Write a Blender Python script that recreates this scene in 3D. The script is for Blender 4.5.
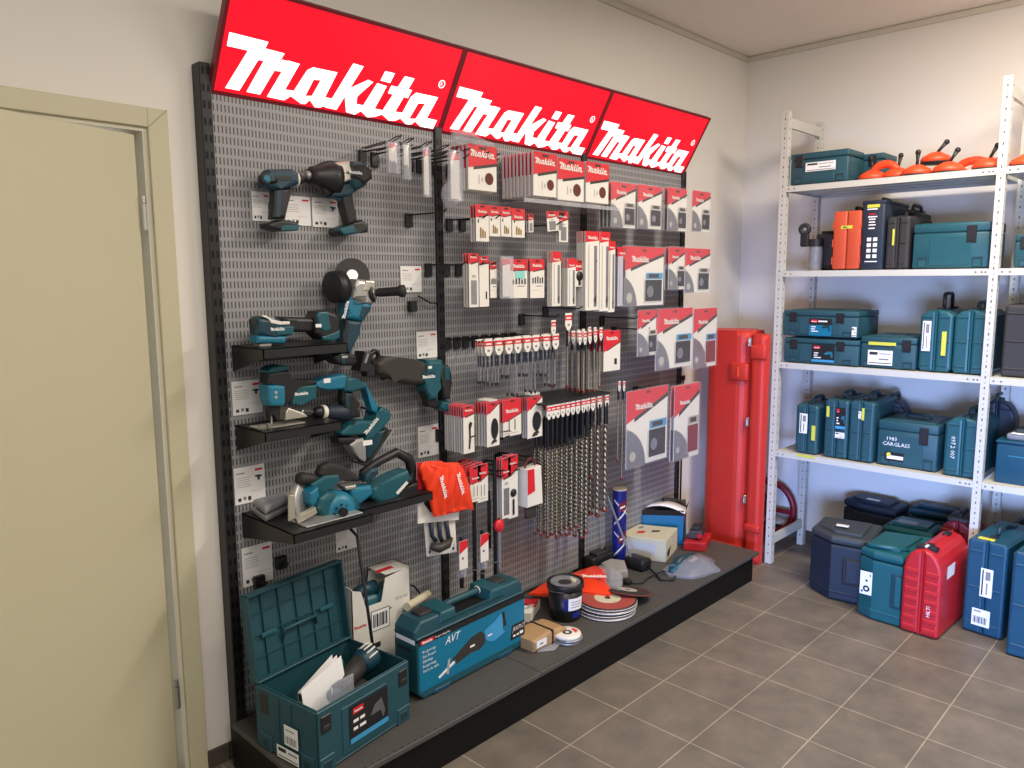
import bpy, bmesh, math, random
from mathutils import Matrix, Vector
random.seed(7)
SC = bpy.context.scene
COL = SC.collection
PI = math.pi
for o in list(bpy.data.objects): bpy.data.objects.remove(o)

# ---------------------------------------------------------------- camera, light, exposure
def lin(c):
    c = c / 255.0
    return c / 12.92 if c <= .04045 else ((c + .055) / 1.055) ** 2.4
def rgb(r, g, b): return (lin(r), lin(g), lin(b), 1.0)

cd = bpy.data.cameras.new('camera'); cam = bpy.data.objects.new('camera', cd); COL.objects.link(cam)
YAW, PITCH, ROLL, FPX = .8051, -.1348, -.0057, 770.47
fw = Vector((math.sin(YAW)*math.cos(PITCH), math.cos(YAW)*math.cos(PITCH), math.sin(PITCH)))
rt = Vector((math.cos(YAW), -math.sin(YAW), 0)); up = rt.cross(fw)
r2 = math.cos(ROLL)*rt + math.sin(ROLL)*up; u2 = -math.sin(ROLL)*rt + math.cos(ROLL)*up
m = Matrix((r2, u2, -fw)).transposed().to_4x4(); m.translation = Vector((-.1628, -2.4086, 1.6281))
cam.matrix_world = m
cd.sensor_width = 36; cd.lens = FPX * 36 / 1024; cd.clip_start = .05; cd.clip_end = 60
SC.camera = cam
SC.view_settings.view_transform = 'Standard'; SC.view_settings.look = 'None'
SC.view_settings.gamma = 1; SC.view_settings.use_curve_mapping = False
SC.view_settings.exposure = 0.0

W = bpy.data.worlds.new('daylight'); SC.world = W; W.use_nodes = True
W.node_tree.nodes['Background'].inputs[0].default_value = (1.0, .97, .93, 1)
W.node_tree.nodes['Background'].inputs[1].default_value = .60

def area(name, loc, aim, sx, sy, power, color):
    d = bpy.data.lights.new(name, 'AREA'); d.shape = 'RECTANGLE'; d.size = sx; d.size_y = sy
    d.energy = power; d.color = color
    o = bpy.data.objects.new(name, d); COL.objects.link(o); o.location = loc
    o.rotation_euler = (Vector(aim) - Vector(loc)).to_track_quat('-Z', 'Y').to_euler()
    return o
area('ceiling_tube_light', (.9, -1.9, 2.93), (.9, -1.9, 0), 1.5, .3, 38, (1, .91, .80))
area('ceiling_tube_light', (3.0, -2.2, 2.93), (3.3, -2.2, 0), 1.5, .3, 88, (1, .91, .81))
area('ceiling_tube_light', (.2, -4.4, 2.93), (.2, -4.4, 0), 1.5, .3, 40, (1, .92, .84))
day = area('low_daylight_fill', (-1.7, -3.3, .66), (4.47, -1.35, .25), 1.6, .9, 32, (.30, .47, 1.0))  # no doorway here: unseen daylight lamp added low to blue the lower right wall
day.data.spread = math.radians(42)

# ---------------------------------------------------------------- materials
MATS = {}
def mat(name, col, rough=.5, metal=0.0, var=.06, scale=14.0, bump=0.0, spec=.5, emit=None, estr=0.0, coat=0.0):
    m = bpy.data.materials.new(name); m.use_nodes = True
    nt = m.node_tree; b = nt.nodes['Principled BSDF']; L = nt.links
    c = rgb(*col)
    b.inputs['Base Color'].default_value = c
    b.inputs['Roughness'].default_value = rough; b.inputs['Metallic'].default_value = metal
    b.inputs['Specular IOR Level'].default_value = spec
    b.inputs['Coat Weight'].default_value = coat
    if var or bump:
        tc = nt.nodes.new('ShaderNodeTexCoord'); nz = nt.nodes.new('ShaderNodeTexNoise')
        nz.inputs['Scale'].default_value = scale; nz.inputs['Detail'].default_value = 3
        L.new(tc.outputs['Object'], nz.inputs['Vector'])
        if var:
            mx = nt.nodes.new('ShaderNodeMix'); mx.data_type = 'RGBA'
            mx.inputs[6].default_value = tuple(v * (1 - var) for v in c[:3]) + (1,)
            mx.inputs[7].default_value = tuple(min(1, v * (1 + var)) for v in c[:3]) + (1,)
            L.new(nz.outputs['Fac'], mx.inputs[0]); L.new(mx.outputs[2], b.inputs['Base Color'])
        if bump:
            bp = nt.nodes.new('ShaderNodeBump'); bp.inputs['Strength'].default_value = bump; bp.inputs['Distance'].default_value = .004
            L.new(nz.outputs['Fac'], bp.inputs['Height']); L.new(bp.outputs[0], b.inputs['Normal'])
    if emit:
        b.inputs['Emission Color'].default_value = rgb(*emit); b.inputs['Emission Strength'].default_value = estr
    MATS[name] = m
    return m
mat('wall_paint', (226, 221, 212), .85, var=.02, scale=3)
mat('ceiling_paint', (240, 232, 222), .9, var=.02, scale=3)
mat('cornice', (206, 200, 184), .6)
mat('door_paint', (194, 188, 158), .42, var=.015, scale=4)
mat('door_edge', (204, 199, 178), .35)
mat('steel', (190, 190, 186), .35, .9)
mat('chrome', (215, 215, 215), .18, 1.0)
mat('rack_paint', (198, 197, 187), .45, var=.03)
mat('rack_hole', (96, 94, 88), .8)
mat('rack_under', (200, 200, 196), .5)
mat('black_steel', (26, 26, 28), .45, var=.05)
mat('deck_grey', (74, 72, 68), .6, var=.12, scale=25)
mat('plinth_black', (9, 9, 10), .5, spec=.25)
mat('sign_red', (200, 8, 30), .3, emit=(240, 10, 38), estr=.82)
mat('sign_white', (250, 250, 250), .3, emit=(255, 250, 250), estr=1.5)
mat('sign_frame', (120, 20, 34), .35)
mat('sign_back', (60, 60, 62), .5)
mat('teal', (18, 82, 94), .42, var=.05)
mat('teal_dark', (14, 56, 70), .45)
mat('teal_light', (26, 112, 140), .42)
mat('teal_green', (24, 80, 90), .42)
mat('teal_case', (30, 74, 84), .5, var=.05)
mat('teal_case_dark', (18, 52, 60), .5)
mat('print_blue', (8, 112, 144), .35, var=.03)
mat('black_plastic', (24, 25, 28), .45)
mat('rubber', (34, 33, 33), .65, bump=.2, scale=60)
mat('grip_brown', (50, 47, 42), .6)
mat('grey_plastic', (90, 90, 90), .5)
mat('cast_alu', (178, 178, 176), .38, .55, var=.1)
mat('bright_alu', (205, 202, 190), .3, .7)
mat('white_print', (238, 238, 236), .4)
mat('white_card', (226, 222, 212), .5, var=.03)
mat('paper', (235, 234, 232), .6, var=.02)
mat('ink', (40, 38, 40), .6)
mat('ink_grey', (130, 130, 132), .6)
mat('red_print', (206, 30, 42), .4)
mat('dark_red', (120, 22, 34), .45)
mat('red_hdr', (212, 36, 46), .35, var=.04)
mat('stripe_dark', (52, 44, 40), .5)
mat('card_edge', (158, 156, 166), .4)
mat('card_text', (176, 172, 162), .6)
mat('sand_brown', (96, 46, 40), .8)
mat('sticker_blue', (62, 150, 196), .4)
mat('sticker_mint', (140, 206, 198), .5)
mat('sticker_yellow', (206, 205, 72), .5)
mat('gold', (176, 140, 60), .35, .6)
mat('blade_steel', (150, 150, 154), .35, .6, var=.15, scale=50)
mat('blade_dark', (62, 58, 56), .5, .3)
mat('sleeve_lilac', (186, 184, 198), .3, var=.05)
mat('bit_steel', (150, 144, 130), .32, .85, var=.2, scale=90)
mat('bit_dark', (44, 42, 42), .4, .6)
mat('bit_blue', (62, 68, 84), .35, .5)
mat('tip_red', (120, 44, 34), .5)
mat('navy', (26, 38, 54), .55, var=.1)
mat('navy_top', (54, 60, 64), .6, var=.12)
mat('case_blue', (16, 70, 94), .45, var=.05)
mat('case_green', (20, 84, 90), .45, var=.05)
mat('case_red', (182, 28, 36), .45, var=.05)
mat('case_red_top', (214, 46, 34), .45)
mat('case_dark', (44, 42, 42), .6, var=.1)
mat('disc_red', (168, 74, 66), .6)
mat('tall_red', (200, 46, 34), .5, var=.12, scale=5, bump=.1)
mat('orange', (232, 74, 34), .45, var=.04)
mat('orange_case', (196, 76, 44), .5)
mat('orange_bag', (236, 62, 26), .3, var=.12, scale=18, bump=.5)
mat('skirting', (74, 68, 60), .5, var=.1)
mat('cream', (206, 200, 172), .5)
mat('cream_side', (196, 196, 196), .5)
mat('kraft', (172, 138, 96), .6)
mat('tube_blue', (24, 34, 120), .35)
mat('grey_foam', (150, 146, 142), .8)
mat('box_blue', (18, 104, 150), .45)
mat('bucket', (20, 21, 24), .35)
mat('battery', (50, 46, 46), .5)
mat('bag_grey', (128, 130, 136), .35, var=.35, scale=30, bump=.6)
mat('olive', (52, 58, 44), .6)

def glassy(name, col, alpha, rough=.15):
    m = bpy.data.materials.new(name); m.use_nodes = True
    b = m.node_tree.nodes['Principled BSDF']
    b.inputs['Base Color'].default_value = rgb(*col); b.inputs['Roughness'].default_value = rough
    b.inputs['Alpha'].default_value = alpha
    MATS[name] = m
glassy('clear_plastic', (225, 226, 232), .25)
glassy('clear_bag', (205, 208, 218), .30)
glassy('blister', (215, 218, 228), .10)
glassy('bag_film', (150, 152, 160), .55, .25)

def floor_tiles():
    m = bpy.data.materials.new('floor_tiles'); m.use_nodes = True; nt = m.node_tree; L = nt.links
    b = nt.nodes['Principled BSDF']
    tc = nt.nodes.new('ShaderNodeTexCoord'); mp = nt.nodes.new('ShaderNodeMapping')
    mp.inputs['Location'].default_value = (-(2.3929 % .3), -(-.8022 % .3) , 0)
    br = nt.nodes.new('ShaderNodeTexBrick'); br.offset = 0; br.squash = 1
    br.inputs['Scale'].default_value = 1; br.inputs['Brick Width'].default_value = .3; br.inputs['Row Height'].default_value = .3
    br.inputs['Mortar Size'].default_value = .0026; br.inputs['Mortar Smooth'].default_value = .3
    br.inputs['Color1'].default_value = rgb(112, 104, 93); br.inputs['Color2'].default_value = rgb(119, 110, 99)
    br.inputs['Mortar'].default_value = rgb(166, 156, 136)
    nz = nt.nodes.new('ShaderNodeTexNoise'); nz.inputs['Scale'].default_value = 6; nz.inputs['Detail'].default_value = 8; nz.inputs['Roughness'].default_value = .65
    mx = nt.nodes.new('ShaderNodeMix'); mx.data_type = 'RGBA'; mx.blend_type = 'MULTIPLY'; mx.inputs[0].default_value = 1
    cr = nt.nodes.new('ShaderNodeValToRGB'); cr.color_ramp.elements[0].position = .3; cr.color_ramp.elements[0].color = (.66, .67, .68, 1)
    cr.color_ramp.elements[1].position = .75; cr.color_ramp.elements[1].color = (1.16, 1.15, 1.12, 1)
    L.new(tc.outputs['Object'], mp.inputs['Vector']); L.new(mp.outputs[0], br.inputs['Vector'])
    L.new(tc.outputs['Object'], nz.inputs['Vector']); L.new(nz.outputs['Fac'], cr.inputs[0])
    L.new(br.outputs['Color'], mx.inputs[6]); L.new(cr.outputs[0], mx.inputs[7]); L.new(mx.outputs[2], b.inputs['Base Color'])
    b.inputs['Roughness'].default_value = .5
    bp = nt.nodes.new('ShaderNodeBump'); bp.inputs['Strength'].default_value = .3; bp.inputs['Distance'].default_value = .002; bp.invert = True
    L.new(br.outputs['Fac'], bp.inputs['Height']); L.new(bp.outputs[0], b.inputs['Normal'])
    MATS['floor_tiles'] = m
floor_tiles()

def slotted(name, base, hole, axis, pu, pv, fu, fv, rough=.45, stagger=False):
    """sheet metal with rows of punched slots; axis 'x' = sheet facing -y, 'z' = sheet facing up"""
    m = bpy.data.materials.new(name); m.use_nodes = True; nt = m.node_tree; L = nt.links
    b = nt.nodes['Principled BSDF']; tc = nt.nodes.new('ShaderNodeTexCoord'); sp = nt.nodes.new('ShaderNodeSeparateXYZ')
    L.new(tc.outputs['Object'], sp.inputs[0])
    def mt(op, a, c=None):
        n = nt.nodes.new('ShaderNodeMath'); n.operation = op
        for i, v in enumerate((a, c)):
            if v is None: continue
            if isinstance(v, (int, float)): n.inputs[i].default_value = v
            else: L.new(v, n.inputs[i])
        return n.outputs[0]
    def band(sock, p, f):
        t = mt('FRACT', mt('DIVIDE', sock, p)); t = mt('ABSOLUTE', mt('SUBTRACT', t, .5))
        return mt('LESS_THAN', t, f / 2)
    u = sp.outputs[0]; v = sp.outputs[2] if axis == 'x' else sp.outputs[1]
    k = mt('MULTIPLY', band(u, pu, fu), band(v, pv, fv))
    mx = nt.nodes.new('ShaderNodeMix'); mx.data_type = 'RGBA'
    mx.inputs[6].default_value = rgb(*base); mx.inputs[7].default_value = rgb(*hole)
    L.new(k, mx.inputs[0]); L.new(mx.outputs[2], b.inputs['Base Color']); b.inputs['Roughness'].default_value = rough
    MATS[name] = m
slotted('pegboard', (150, 150, 151), (70, 70, 72), 'x', .0125, .032, .36, .68)

# ---------------------------------------------------------------- mesh builder (x right, y away from the viewer, z up)
class MB:
    def __init__(s): s.bm = bmesh.new(); s.ms = []; s.T = Matrix()
    def mi(s, m):
        if m not in s.ms: s.ms.append(m)
        return s.ms.index(m)
    def add(s, vs, fs, m, smooth=False):
        i = s.mi(m); bv = [s.bm.verts.new(s.T @ Vector(v)) for v in vs]
        for f in fs:
            try: q = s.bm.faces.new([bv[k] for k in f])
            except ValueError: continue
            q.material_index = i; q.smooth = smooth
        return s
    def merge(s, tb, m, smooth=False):
        tb.verts.ensure_lookup_table(); tb.verts.index_update()
        s.add([v.co.copy() for v in tb.verts], [[v.index for v in f.verts] for f in tb.faces], m, smooth); tb.free()
        return s
    def box(s, x0, x1, y0, y1, z0, z1, m, bev=0, seg=1):
        x0, x1 = sorted((x0, x1)); y0, y1 = sorted((y0, y1)); z0, z1 = sorted((z0, z1))
        vs = [(x, y, z) for x in (x0, x1) for y in (y0, y1) for z in (z0, z1)]
        fs = [(0,1,3,2), (4,6,7,5), (0,4,5,1), (2,3,7,6), (0,2,6,4), (1,5,7,3)]
        if bev <= 0: return s.add(vs, fs, m)
        tb = bmesh.new(); bv = [tb.verts.new(v) for v in vs]
        for f in fs: tb.faces.new([bv[k] for k in f])
        bmesh.ops.bevel(tb, geom=tb.edges[:], offset=min(bev, .49*min(x1-x0, y1-y0, z1-z0)), segments=seg, profile=.5, affect='EDGES')
        return s.merge(tb, m, seg > 1)
    def prism(s, pts, a, b, m, bev=0, seg=2, axis='y'):
        """outline extruded from a to b: axis y takes (x,z), axis x takes (y,z), axis z takes (x,y)"""
        def mk(p, t): return {'y': (p[0], t, p[1]), 'x': (t, p[0], p[1]), 'z': (p[0], p[1], t)}[axis]
        ar = sum(pts[i][0]*pts[(i+1) % len(pts)][1] - pts[(i+1) % len(pts)][0]*pts[i][1] for i in range(len(pts)))
        if ar < 0: pts = pts[::-1]
        a, b = min(a, b), max(a, b); n = len(pts)
        tb = bmesh.new(); va = [tb.verts.new(mk(p, a)) for p in pts]; vb = [tb.verts.new(mk(p, b)) for p in pts]
        flip = axis != 'y'
        def fc(l): tb.faces.new(l[::-1] if flip else l)
        fc(va); fc(vb[::-1])
        for i in range(n): j = (i+1) % n; fc([va[j], va[i], vb[i], vb[j]])
        if bev > 0:
            ed = [e for e in tb.edges if not ((e.verts[0] in va) ^ (e.verts[1] in va))]
            bmesh.ops.bevel(tb, geom=ed, offset=min(bev, .45*(b-a)), segments=seg, profile=.5, affect='EDGES', clamp_overlap=True)
        tb.normal_update(); big = [f for f in tb.faces if len(f.verts) > 4]
        if big: bmesh.ops.triangulate(tb, faces=big)
        return s.merge(tb, m, False)
    def cyl(s, p0, p1, r0, r1=None, m='steel', n=14, cap=True, smooth=True):
        r1 = r0 if r1 is None else r1; p0 = Vector(p0); p1 = Vector(p1); d = (p1-p0).normalized()
        a = d.orthogonal().normalized(); b = d.cross(a); vs = []
        for p, r in ((p0, r0), (p1, r1)):
            for k in range(n): t = 2*PI*k/n; vs.append(p + (a*math.cos(t) + b*math.sin(t))*r)
        fs = [(k, (k+1) % n, n+(k+1) % n, n+k) for k in range(n)]
        s.add(vs, fs, m, smooth)
        if cap: s.add(vs[:n], [tuple(range(n))[::-1]], m); s.add(vs[n:], [tuple(range(n))], m)
        return s
    def lathe(s, prof, p0, d, m, n=20):
        """prof = [(radius, distance along d)]"""
        p0 = Vector(p0); d = Vector(d).normalized(); a = d.orthogonal().normalized(); b = d.cross(a); vs = []
        for r, h in prof:
            for k in range(n): t = 2*PI*k/n; vs.append(p0 + d*h + (a*math.cos(t) + b*math.sin(t))*max(r, 1e-5))
        fs = [(i*n+k, i*n+(k+1) % n, (i+1)*n+(k+1) % n, (i+1)*n+k) for i in range(len(prof)-1) for k in range(n)]
        fs.append(tuple(range(n))[::-1]); fs.append(tuple(range((len(prof)-1)*n, len(prof)*n)))
        return s.add(vs, fs, m, True)
    def tube(s, pts, r, m, n=8, closed=False):
        pts = [Vector(p) for p in pts]; N = len(pts); vs = []; prev = None
        rr = r if isinstance(r, (list, tuple)) else [r]*N
        for i, p in enumerate(pts):
            d = (pts[(i+1) % N] - pts[i-1]) if closed else (pts[min(i+1, N-1)] - pts[max(i-1, 0)])
            d.normalize()
            if prev is None: a = d.orthogonal().normalized()
            else:
                a = prev - d*prev.dot(d)
                a = a.normalized() if a.length > 1e-6 else d.orthogonal().normalized()
            prev = a; b = d.cross(a)
            for k in range(n): t = 2*PI*k/n; vs.append(p + (a*math.cos(t) + b*math.sin(t))*rr[i])
        M = N if closed else N-1
        fs = [(i*n+k, i*n+(k+1) % n, ((i+1) % N)*n+(k+1) % n, ((i+1) % N)*n+k) for i in range(M) for k in range(n)]
        if not closed: fs.append(tuple(range(n))[::-1]); fs.append(tuple(range((N-1)*n, N*n)))
        return s.add(vs, fs, m, True)
    def ball(s, c, r, m, n=14, sc=(1, 1, 1)):
        prof = [(math.sin(PI*i/8), -math.cos(PI*i/8)) for i in range(9)]
        T = s.T; s.T = T @ Matrix.Translation(c) @ Matrix.Diagonal((r*sc[0], r*sc[1], r*sc[2], 1))
        s.lathe(prof, (0, 0, 0), (0, 0, 1), m, n); s.T = T
        return s
    def ring(s, c, d, R, r, m, n=24, k=8):
        c = Vector(c); d = Vector(d).normalized(); a = d.orthogonal().normalized(); b = d.cross(a)
        return s.tube([c + (a*math.cos(2*PI*i/n) + b*math.sin(2*PI*i/n))*R for i in range(n)], r, m, k, True)
    def face(s, pts, m): return s.add(pts, [tuple(range(len(pts)))], m)
    def rect(s, x0, x1, z0, z1, y, m): return s.add([(x0, y, z0), (x1, y, z0), (x1, y, z1), (x0, y, z1)], [(0, 1, 2, 3)], m)
    def rectx(s, y0, y1, z0, z1, x, m): return s.add([(x, y0, z0), (x, y1, z0), (x, y1, z1), (x, y0, z1)], [(0, 1, 2, 3)], m)
    def rectz(s, x0, x1, y0, y1, z, m): return s.add([(x0, y0, z), (x1, y0, z), (x1, y1, z), (x0, y1, z)], [(0, 1, 2, 3)], m)
    def disc(s, c, d, r, m, n=18, r_in=0):
        c = Vector(c); d = Vector(d).normalized(); a = d.orthogonal().normalized(); b = d.cross(a)
        ve = [c + (a*math.cos(2*PI*i/n) + b*math.sin(2*PI*i/n))*r for i in range(n)]
        if not r_in: return s.add(ve, [tuple(range(n))], m)
        vi = [c + (a*math.cos(2*PI*i/n) + b*math.sin(2*PI*i/n))*r_in for i in range(n)]
        return s.add(ve+vi, [(i, (i+1) % n, n+(i+1) % n, n+i) for i in range(n)], m)
    def logo(s, x, z, w, m, y=0, ux=(1, 0, 0), uz=(0, 0, 1)):
        """the maker's lettering, w wide over one sign width"""
        ux = Vector(ux); uz = Vector(uz); o = Vector((x, y, z))
        for pl in LOGO[:-1]:
            vs = [o + ux*((p[0]-.03)*w/.953) + uz*((p[1]-.01)*w/.953) for p in pl]
            s.add(vs, [tuple(range(len(vs)))], m)
        return s
    def text(s, t, x, z, h, m, y=0, ux=(1, 0, 0), uz=(0, 0, 1), shear=0, squeeze=1):
        vs, fs = glyphs(t); ux = Vector(ux); uz = Vector(uz); o = Vector((x, y, z))
        return s.add([o + ux*((a*squeeze + b*shear)*h) + uz*(b*h) for a, b in vs], fs, m)
    def build(s, name, parent=None, loc=None, rotz=0):
        s.bm.normal_update(); big = [f for f in s.bm.faces if len(f.verts) > 4]
        if big: bmesh.ops.triangulate(s.bm, faces=big)
        me = bpy.data.meshes.new(name); s.bm.to_mesh(me); s.bm.free()
        for k in s.ms: me.materials.append(MATS[k])
        o = bpy.data.objects.new(name, me); COL.objects.link(o)
        if parent: o.parent = parent
        if loc: o.location = loc
        if rotz: o.rotation_euler = (0, 0, rotz)
        return o
_G = {}
def glyphs(t):
    if t not in _G:
        c = bpy.data.curves.new('t', 'FONT'); c.body = t; c.size = 1.37; c.resolution_u = 1
        o = bpy.data.objects.new('t', c); COL.objects.link(o)
        me = o.to_mesh(); _G[t] = ([(v.co.x, v.co.y) for v in me.vertices], [tuple(p.vertices) for p in me.polygons])
        o.to_mesh_clear(); bpy.data.objects.remove(o); bpy.data.curves.remove(c)
    return _G[t]

def tag(o, label, cat, group=None, kind=None):
    o['label'] = label; o['category'] = cat
    if group: o['group'] = group
    if kind: o['kind'] = kind
    return o
def thing(name, label, cat, loc=(0, 0, 0), rotz=0, group=None, tilt=None):
    o = bpy.data.objects.new(name, None); COL.objects.link(o); o.empty_display_size = .05
    o.location = loc; o.rotation_euler = tilt if tilt else (0, 0, rotz)
    return tag(o, label, cat, group)
def WB(t):
    """mesh builder that takes room coordinates for a part of thing t"""
    mb = MB(); mb.T = (Matrix.Translation(t.location) @ t.rotation_euler.to_matrix().to_4x4()).inverted(); return mb
def struct(o): o['kind'] = 'structure'; return o
def copy_tree(o, loc=None, label=None, group=None, parent=None):
    c = o.copy(); COL.objects.link(c)
    if parent is not None: c.parent = parent
    for ch in list(o.children): copy_tree(ch, parent=c)
    if loc is not None: c.location = loc
    if label: c['label'] = label
    if group: c['group'] = group
    return c

LOGO=[[(0.031,0.203),(0.17,0.201),(0.162,0.173),(0.105,0.159),(0.031,0.159)],[(0.105,0.159),(0.162,0.173),(0.102,0.023),(0.051,0.023)],[(0.176,0.163),(0.164,0.178),(0.237,0.176),(0.179,0.022),(0.128,0.023)],[(0.147,0.136),(0.173,0.137),(0.178,0.177),(0.162,0.173)],[(0.256,0.155),(0.302,0.152),(0.268,0.055),(0.3,0.057),(0.296,0.036),(0.274,0.017),(0.206,0.019),(0.241,0.114)],[(0.214,0.112),(0.241,0.114),(0.302,0.152),(0.233,0.154)],[(0.356,0.151),(0.336,0.137),(0.298,0.045),(0.296,0.036),(0.342,0.016),(0.36,0.017),(0.374,0.035),(0.352,0.046),(0.37,0.109)],[(0.356,0.151),(0.459,0.152),(0.399,0.112),(0.37,0.109)],[(0.399,0.112),(0.459,0.152),(0.433,0.056),(0.466,0.054),(0.452,0.037),(0.425,0.014),(0.401,0.012),(0.374,0.035),(0.379,0.051)],[(0.352,0.046),(0.379,0.051),(0.374,0.034)],[(0.515,0.196),(0.562,0.194),(0.494,0.017),(0.447,0.018),(0.426,0.025),(0.435,0.05),(0.462,0.052)],[(0.533,0.109),(0.598,0.15),(0.622,0.145),(0.568,0.08),(0.515,0.072)],[(0.515,0.072),(0.568,0.08),(0.574,0.052),(0.607,0.052),(0.602,0.028),(0.578,0.011),(0.538,0.015)],[(0.662,0.195),(0.708,0.195),(0.699,0.156),(0.652,0.157)],[(0.641,0.145),(0.688,0.141),(0.661,0.048),(0.7,0.047),(0.702,0.03),(0.672,0.016),(0.638,0.009),(0.602,0.028),(0.606,0.052)],[(0.758,0.193),(0.807,0.193),(0.761,0.051),(0.803,0.052),(0.798,0.03),(0.774,0.015),(0.743,0.011),(0.702,0.03),(0.7,0.047)],[(0.708,0.147),(0.811,0.147),(0.803,0.113),(0.702,0.116)],[(0.835,0.141),(0.816,0.121),(0.795,0.045),(0.797,0.027),(0.832,0.008),(0.86,0.013),(0.871,0.03),(0.839,0.033),(0.861,0.101)],[(0.835,0.141),(0.952,0.141),(0.896,0.105),(0.861,0.101)],[(0.896,0.105),(0.952,0.141),(0.927,0.049),(0.983,0.048),(0.976,0.008),(0.909,0.009),(0.872,0.027),(0.872,0.038)],[(0.839,0.033),(0.872,0.038),(0.872,0.027),(0.86,0.013)],[(0.929,0.213),(0.953,0.203),(0.941,0.185),(0.916,0.196)]]

# ================================================================ the setting
XL, XR, YF, ZC = -1.9, 4.47, -6.2, 2.985
struct(MB().box(XL, XR+.1, YF, .1, -.1, 0, 'floor_tiles').build('floor'))
struct(MB().box(XL, XR+.1, YF, .1, ZC, ZC+.1, 'ceiling_paint').build('ceiling'))
# display wall with its door opening (opening x -0.13..0.79, to z 2.08)
w = MB()
w.box(.79, XR, 0, .1, 0, ZC, 'wall_paint').box(XL, -.13, 0, .1, 0, ZC, 'wall_paint').box(-.13, .79, 0, .1, 2.085, ZC, 'wall_paint')
struct(w.build('wall_back'))
struct(MB().box(XR, XR+.1, YF, 0, 0, ZC, 'wall_paint').build('wall_right'))
# the wall behind the camera has the shop window; the far left stays open to the rest of the shop
w = MB()
w.box(XL, XR, YF-.1, YF, 0, .7, 'wall_paint').box(XL, XR, YF-.1, YF, 2.5, ZC, 'wall_paint')
w.box(3.0, XR, YF-.1, YF, .7, 2.5, 'wall_paint')
struct(w.build('wall_front'))
# cornice strips
struct(MB().box(XL, XR, -.012, 0, ZC-.032, ZC-.003, 'cornice').build('trim_1'))
struct(MB().box(XR-.012, XR, YF, -.012, ZC-.032, ZC-.003, 'cornice').build('trim_2'))
# skirting tiles
w = MB(); x = .852
while x < XR-.02:
    x2 = min(x + (.075 if x < .86 else .3) - .003, XR-.012); w.box(x, x2, -.01, 0, 0, .062, 'skirting'); x = x2 + .003
struct(w.build('baseboard_back'))
w = MB(); y = -.01
while y > YF:
    w.box(XR-.01, XR, y-.297, y, 0, .062, 'skirting'); y -= .3
struct(w.build('baseboard_right'))
# door: casing, jamb, leaf standing slightly ajar into the far room, two hinges
d = thing('door_1', '', 'door', (0, 0, 0)); del d['label']; del d['category']; struct(d)
f = MB()
f.box(.79, .849, -.016, 0, 0, 2.134, 'door_paint', .002).box(-.19, .79, -.016, 0, 2.078, 2.134, 'door_paint', .002).box(-.19, -.13, -.016, 0, 0, 2.078, 'door_paint', .002)
f.box(.776, .79, -.004, .1, 0, 2.078, 'door_edge').box(-.13, -.116, -.004, .1, 0, 2.078, 'door_edge').box(-.116, .776, -.004, .1, 2.066, 2.078, 'door_edge')
f.box(.76, .776, .06, .1, 0, 2.066, 'door_edge').face([(.79, -.0165, 2.078), (.792, -.0165, 2.078), (.849, -.0165, 2.134), (.847, -.0165, 2.134)], 'rack_hole')
f.build('door_frame', d)
# the leaf is hinged at the right jamb
hx = .757
T = Matrix.Translation((hx, -.004, 0)) @ Matrix.Rotation(math.radians(19), 4, 'Z')
lf = MB(); lf.T = T; lf.box(-.886, -.003, 0, .042, .008, 2.054, 'door_paint', .003); leaf = lf.build('door_leaf', d)
hd = MB(); hd.T = T; hd.cyl((-.82, 0, 1.0), (-.82, -.05, 1.0), .01, m='steel').cyl((-.82, -.05, 1.0), (-.70, -.05, 1.0), .009, m='steel').cyl((-.82, -.006, 1.0), (-.82, 0, 1.0), .026, m='steel'); hd.build('door_handle', leaf)
for z in (1.78, .26):
    h = MB(); h.cyl((hx+.006, -.012, z), (hx+.006, -.012, z+.075), .007, m='steel').box(hx+.006, hx+.018, -.008, -.004, z, z+.075, 'steel')
    h.cyl((hx+.006, -.012, z+.078), (hx+.006, -.012, z+.098), .007, m='steel'); h.build('hinge', d)

# ================================================================ display wall unit
disp = thing('display_stand', 'long slotted grey display stand with black posts and low platform against the left wall', 'display stand', (.92, 0, 0))
disp.location = (2.3, 0, 0)
PF = -.04     # front of the slotted sheets
PX_ = [.955, 1.885, 2.800, 3.690]
for i, px in enumerate(PX_):
    p = WB(disp); zt = 2.285 if i == 0 else 2.22; dz = .155
    p.box(px-.018, px+.018, -.052, 0, 0, zt, 'black_steel', .003)
    z = .2
    while z < zt-.03:
        p.rect(px-.012, px-.004, z, z+.022, -.0526, 'plinth_black'); p.rect(px+.004, px+.012, z, z+.022, -.0526, 'plinth_black')
        z += .05
    p.build('post', disp)
for a, b in zip(PX_[:-1], PX_[1:]):
    for z0, z1 in ((.17, .7195), (.72, 1.2195), (1.22, 1.7195), (1.72, 2.205)):
        q = WB(disp); q.box(a+.019, b-.019, PF, -.02, z0, z1, 'pegboard'); q.build('slotted_panel', disp)
# platform: three deck sheets, front plinth, ends
for a, b in ((.918, 1.885), (1.886, 2.80), (2.801, 3.665)):
    q = WB(disp); q.box(a, b-.001, -.585, -.052, .137, .155, 'deck_grey', .002)
    x = a + .03
    while x < b - .02: q.cyl((x, -.575, .1551), (x, -.575, .1556), .003, m='plinth_black', n=6); x += .028
    q.build('deck_sheet', disp)
q = WB(disp); q.box(.93, 3.622, -.571, -.555, 0, .137, 'plinth_black', .002).box(3.606, 3.622, -.555, -.052, 0, .137, 'plinth_black').box(.918, .934, -.555, -.052, 0, .137, 'plinth_black')
q.build('plinth', disp)
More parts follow.
